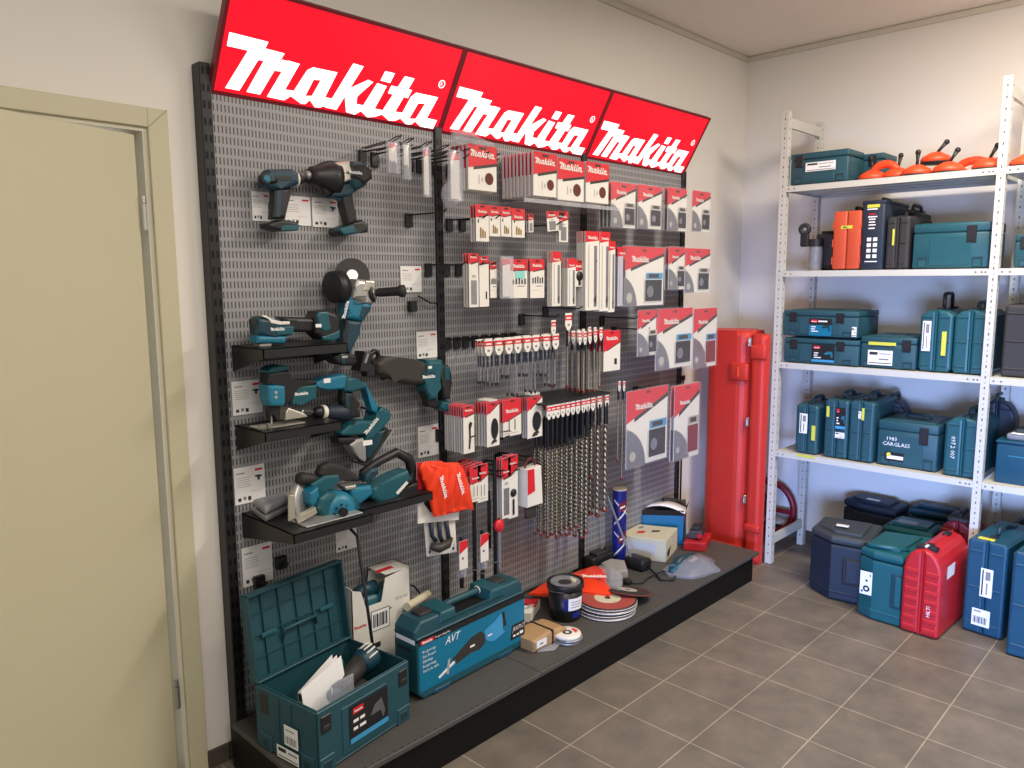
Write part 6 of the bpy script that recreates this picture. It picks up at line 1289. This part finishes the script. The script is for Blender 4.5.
t = thing('orange_pouch', 'orange plastic pouch with white lettering draped over the disc stack', 'pouch', (2.56, -.29, DZ+.055), 0)
pts = [(-.26, .15), (-.14, .17), (-.02, .16), (.10, .15), (.22, .14), (.20, .06), (.12, .0), (.06, -.05), (.02, -.12), (-.03, -.13), (-.08, -.02), (-.20, .05)]
b = MB(); N = 10
def pouch(b, pts, h0, amp, m):
    n = len(pts); cxp = sum(p[0] for p in pts)/n; cyp = sum(p[1] for p in pts)/n; vs = [(cxp, cyp, h0+amp)]; R_ = 5
    for r in range(1, R_+1):
        for i, p in enumerate(pts): u = r/R_; vs.append((cxp+(p[0]-cxp)*u, cyp+(p[1]-cyp)*u, h0+amp*(1-u*u)+.008*math.sin(3*i+r)*(u if r < R_ else .3)))
    fs = [(0, 1+i, 1+(i+1) % n) for i in range(n)] + [(1+(r-1)*n+i, 1+r*n+i, 1+r*n+(i+1) % n, 1+(r-1)*n+(i+1) % n) for r in range(1, R_) for i in range(n)]
    b.add(vs, fs, m, True)
    vb = [(p[0], p[1], h0-.012) for p in pts]; top = [vs[1+(R_-1)*n+i] for i in range(n)]
    b.add(vb+top, [(i, (i+1) % n, n+(i+1) % n, n+i) for i in range(n)] + [tuple(range(n))[::-1]], m)
pouch(b, pts, 0.004, .035, 'orange_bag'); b.build('pouch_film', t)
b = MB(); b.logo(-.035, .047, .125, 'white_print', .02, Vector((.80, -.50, -.10)).normalized(), Vector((.55, .78, .16)).normalized())

b.build('lettering', t)
b = MB(); pouch(b, [(.16, .10), (.23, .12), (.26, .05), (.21, -.03), (.13, -.09), (.04, -.14), (.02, -.10), (.08, -.03), (.14, .03)], .004, .016, 'clear_bag'); b.build('clear_edge', t)
# grey foam, black box, rod, rolled poster tube
t = thing('foam_block', 'pale grey rounded foam piece behind the orange pouch', 'block', (2.86, -.20, DZ))
b = WB(t); b.prism([(2.77, -.25), (2.86, -.29), (2.96, -.20), (2.93, -.13), (2.85, -.13)], DZ+.001, DZ+.05, 'grey_foam', .012, 3, 'z'); b.build('foam', t)
t = thing('charger', 'low black battery charger at the wall behind the grey foam', 'charger', (2.88, -.09, DZ))
b = WB(t); b.box(2.80, 2.98, -.12, -.05, DZ+.001, DZ+.075, 'black_plastic', .01, 2); b.build('housing', t)
b = WB(t); b.box(2.84, 2.92, -.115, -.06, DZ+.075, DZ+.09, 'case_dark', .004).cyl((2.95, -.09, DZ+.075), (2.95, -.09, DZ+.095), .014, m='case_dark', n=12); b.build('battery_rail', t)
t = thing('charger', 'black bulky charger right of the grey foam with its cord running forward', 'charger', (3.03, -.24, DZ))
b = WB(t); b.box(2.975, 3.06, -.30, -.18, DZ+.001, DZ+.06, 'black_plastic', .015, 3); b.build('housing', t)
b = WB(t); b.tube([(3.02, -.30, DZ+.02), (3.0, -.36, DZ+.006), (2.95, -.42, DZ+.006), (2.99, -.47, DZ+.006), (3.06, -.44, DZ+.006), (3.12, -.38, DZ+.008), (3.16, -.35, DZ+.01)], .0055, 'black_plastic', 8); b.build('cord', t)
t = thing('poster_tube', 'blue rolled tube with red and white swirls standing against the slotted wall', 'tube', (3.04, -.105, DZ))
b = MB(); b.cyl((0, 0, .001), (0, 0, .385), .037, m='tube_blue', n=28)
def patch(b, a0, a1, za0, za1, zb0, zb1, r, m, n=10):
    vs = []
    for k in range(n+1):
        u = k/n; a = math.radians(a0+(a1-a0)*u); z0 = za0+(zb0-za0)*u; z1 = za1+(zb1-za1)*u
        vs += [(r*math.cos(a), r*math.sin(a), z0), (r*math.cos(a), r*math.sin(a), z1)]
    b.add(vs, [(2*k, 2*k+2, 2*k+3, 2*k+1) for k in range(n)], m)
for z in (.03, .20): patch(b, -190, -20, z, z+.012, z+.12, z+.132, .0375, 'white_card'); patch(b, -190, -20, z+.13, z+.14, z+.02, z+.03, .0376, 'white_card'); patch(b, -150, -85, z+.075, z+.115, z+.085, z+.14, .0378, 'dark_red'); patch(b, -140, -95, z+.09, z+.10, z+.10, z+.11, .038, 'white_card')
b.build('tube_body', t)
b = MB(); b.cyl((0, 0, .385), (0, 0, .392), .038, m='cream', n=28); b.build('end_cap', t)
t = thing('masonry_bit', 'long thin pale rod leaning in front of the blue tube', 'rod', (3.0, -.2, DZ))
b = WB(t); b.cyl((2.9273,-0.1,0.5492), (3.0034,-0.22,0.181), .006, m='blade_steel', n=10); b.build('rod_shaft', t)
# cream carton
t = thing('cream_carton', 'cream cardboard box with small red print right of the blue tube', 'carton', (3.25, -.17, DZ))
def quadbox(b, pts, z0, z1, m, mt=None):
    b.prism(pts, z0, z1, m, .002, 1, 'z')
b = WB(t); Q = [(3.09, -.065), (3.175, -.305), (3.40, -.235), (3.31, -.045)]; quadbox(b, Q, DZ+.001, DZ+.12, 'cream'); b.build('carton_box', t)
b = WB(t); z = DZ+.1206
b.face([(3.17, -.12, z), (3.20, -.15, z), (3.24, -.14, z), (3.21, -.11, z)], 'red_print').face([(3.24, -.17, z), (3.27, -.20, z), (3.30, -.19, z), (3.27, -.16, z)], 'navy_top').face([(3.24, -.09, z), (3.27, -.10, z), (3.30, -.08, z), (3.27, -.07, z)], 'ink_grey')
b.prism([(3.20, .20), (3.215, .175), (3.225, .20), (3.235, .235)], -.2985, -.297, 'stripe_dark'); b.build('print', t)
b = WB(t); n_ = (Vector((3.175, -.305, 0))-Vector((3.09, -.065, 0))).normalized(); a = Vector((3.09, -.065, 0)); o = Vector((-n_.y*-1, -n_.x, 0)).normalized()*.0012
if o.x > 0: o = -o
p = [a+n_*.04+o, a+n_*.2+o]; b.face([(p[0].x, p[0].y, DZ+.03), (p[1].x, p[1].y, DZ+.03), (p[1].x, p[1].y, DZ+.095), (p[0].x, p[0].y, DZ+.095)], 'cream_side'); b.build('side_label', t)
# blue open carton with paper
t = thing('blue_carton', 'open blue and black carton with a white sheet on top, near the platform end', 'carton', (3.5, -.12, DZ))
b = WB(t); Q = [(3.335, -.045), (3.475, -.225), (3.655, -.135), (3.52, -.042)]
n4 = len(Q)
for i in range(4):
    p, q = Vector(Q[i]), Vector(Q[(i+1) % 4]); dd = (q-p).normalized(); nn = Vector((-dd.y, dd.x))*.004
    b.prism([tuple(p), tuple(q), tuple(q+nn), tuple(p+nn)], DZ+.001, DZ+.168, 'box_blue', axis='z')
b.prism(Q, DZ+.001, DZ+.006, 'box_blue', axis='z'); b.build('carton_box', t)
b = WB(t)
for (i, out) in ((0, .10), (1, .08), (2, .07)):
    p, q = Vector(Q[i]), Vector(Q[(i+1) % 4]); dd = (q-p).normalized(); nn = Vector((dd.y, -dd.x))*out*.5
    zt = DZ+.168; b.add([(p.x, p.y, zt), (q.x, q.y, zt), (q.x+nn.x*.4, q.y+nn.y*.4, zt+.035), (p.x+nn.x*.4, p.y+nn.y*.4, zt+.035)], [(0, 1, 2, 3)], 'stripe_dark')
b.build('flaps', t)
b = WB(t); p, q = Vector(Q[1]), Vector(Q[2]); dd = (q-p).normalized(); nn = Vector((dd.y, -dd.x))*.0015; f_ = lambda u, z: ((p+dd*u+nn).x, (p+dd*u+nn).y, DZ+z)
b.face([f_(.012, .125), f_(.06, .125), f_(.06, .16), f_(.012, .16)], 'red_print').face([f_(.01, .03), f_(.075, .03), f_(.075, .11), f_(.01, .11)], 'blade_dark').face([f_(.10, .05), f_(.17, .05), f_(.17, .11), f_(.10, .11)], 'sticker_blue').face([f_(.10, .13), f_(.16, .13), f_(.16, .155), f_(.10, .155)], 'red_print'); b.build('print', t)
t = thing('instruction_sheet', 'white sheet curling over the front of the blue carton', 'paper', (3.45, -.13, DZ+.178))
b = WB(t); vs = []; N = 8
for k in range(N+1):
    u = k/N; z = DZ+.208+.02*math.sin(PI*u*.9)-.03*u*u
    for (x, y) in ((3.36+.10*u, -.055-.185*u), (3.46+.10*u, -.035-.165*u)): vs += [(x, y, z), (x, y, z+.002)]
fs = []
for k in range(N): a = 4*k; fs += [(a+1, a+3, a+7, a+5), (a, a+4, a+6, a+2), (a, a+1, a+5, a+4), (a+2, a+6, a+7, a+3)]
b.add(vs, fs, 'paper', True); b.build('sheet', t)
t = thing('strap_bundle', 'dark crumpled straps stuffed in the blue carton', 'strap', (3.52, -.12, DZ+.1))
b = WB(t); b.ball((3.52, -.10, DZ+.168), .05, 'case_dark', 12, (1.3, .7, .7)).tube([(3.45, -.10, DZ+.17), (3.50, -.08, DZ+.225), (3.56, -.12, DZ+.215), (3.60, -.14, DZ+.178)], .016, 'rubber', 8).ball((3.59, -.12, DZ+.178), .035, 'bag_grey', 10, (1, .7, .5)); b.build('straps', t)
# red box with battery
t = thing('red_carton', 'flat red carton under the black battery at the platform end', 'carton', (3.52, -.31, DZ))
b = WB(t); b.prism([(3.40, -.275), (3.46, -.375), (3.64, -.31), (3.58, -.21)], DZ+.001, DZ+.05, 'case_red', .004, 2, 'z'); b.build('carton_box', t)
b = WB(t); b.face([(3.46, -.372, DZ+.0505), (3.472, -.370, DZ+.0515), (3.58, -.33, DZ+.0515), (3.57, -.338, DZ+.0505)], 'orange'); b.build('print', t)
t = thing('battery_pack', 'black battery pack with red marking on the flat red carton', 'battery', (3.52, -.29, DZ+.051))
b = WB(t); b.prism([(3.45, -.275), (3.49, -.335), (3.60, -.29), (3.56, -.23)], DZ+.052, DZ+.10, 'battery', .008, 2, 'z').prism([(3.47, -.275), (3.50, -.315), (3.58, -.285), (3.55, -.245)], DZ+.10, DZ+.115, 'black_plastic', .004, 2, 'z'); b.build('housing', t)
b = WB(t); b.prism([(3.462, DZ+.065), (3.484, DZ+.065), (3.484, DZ+.085), (3.462, DZ+.085)], -.335, -.32, 'red_print'); b.build('marking', t)
# bagged tool
t = thing('bagged_tool', 'teal and white tool wrapped in a crumpled clear grey bag at the platform edge', 'tool in bag', (3.16, -.46, DZ))
b = WB(t); b.prism([(3.06, -.40), (3.12, -.48), (3.26, -.46), (3.30, -.40), (3.18, -.35)], DZ+.002, DZ+.05, 'teal_dark', .012, 3, 'z').tube([(3.04, -.42, DZ+.02), (3.12, -.44, DZ+.04), (3.22, -.42, DZ+.05)], [.014, .02, .024], 'teal', 10); b.build('tool_body', t)
b = WB(t); b.face([(3.15, -.475, DZ+.0525), (3.23, -.47, DZ+.0525), (3.25, -.42, DZ+.0525), (3.17, -.425, DZ+.0525)], 'white_card'); b.build('label', t)
b = MB()
pouch(b, [(-.14, .04), (-.10, .10), (.02, .12), (.12, .10), (.20, .04), (.19, -.03), (.12, -.075), (.10, -.115), (.05, -.10), (-.02, -.09), (-.09, -.06)], .012, .058, 'bag_film'); b.build('bag_film', t)
# grey wire clutter
t = thing('adapter_cable', 'thin black cable with small plug lying before the chargers', 'cable', (2.9, -.38, DZ))
b = WB(t); b.tube([(2.80, -.33, DZ+.006), (2.86, -.38, DZ+.006), (2.93, -.36, DZ+.006), (3.0, -.40, DZ+.03), (3.06, -.385, DZ+.008)], .004, 'black_plastic', 6); b.build('cable', t)
b = WB(t); b.box(2.78, 2.82, -.345, -.315, DZ+.001, DZ+.025, 'black_plastic', .004); b.build('plug', t)
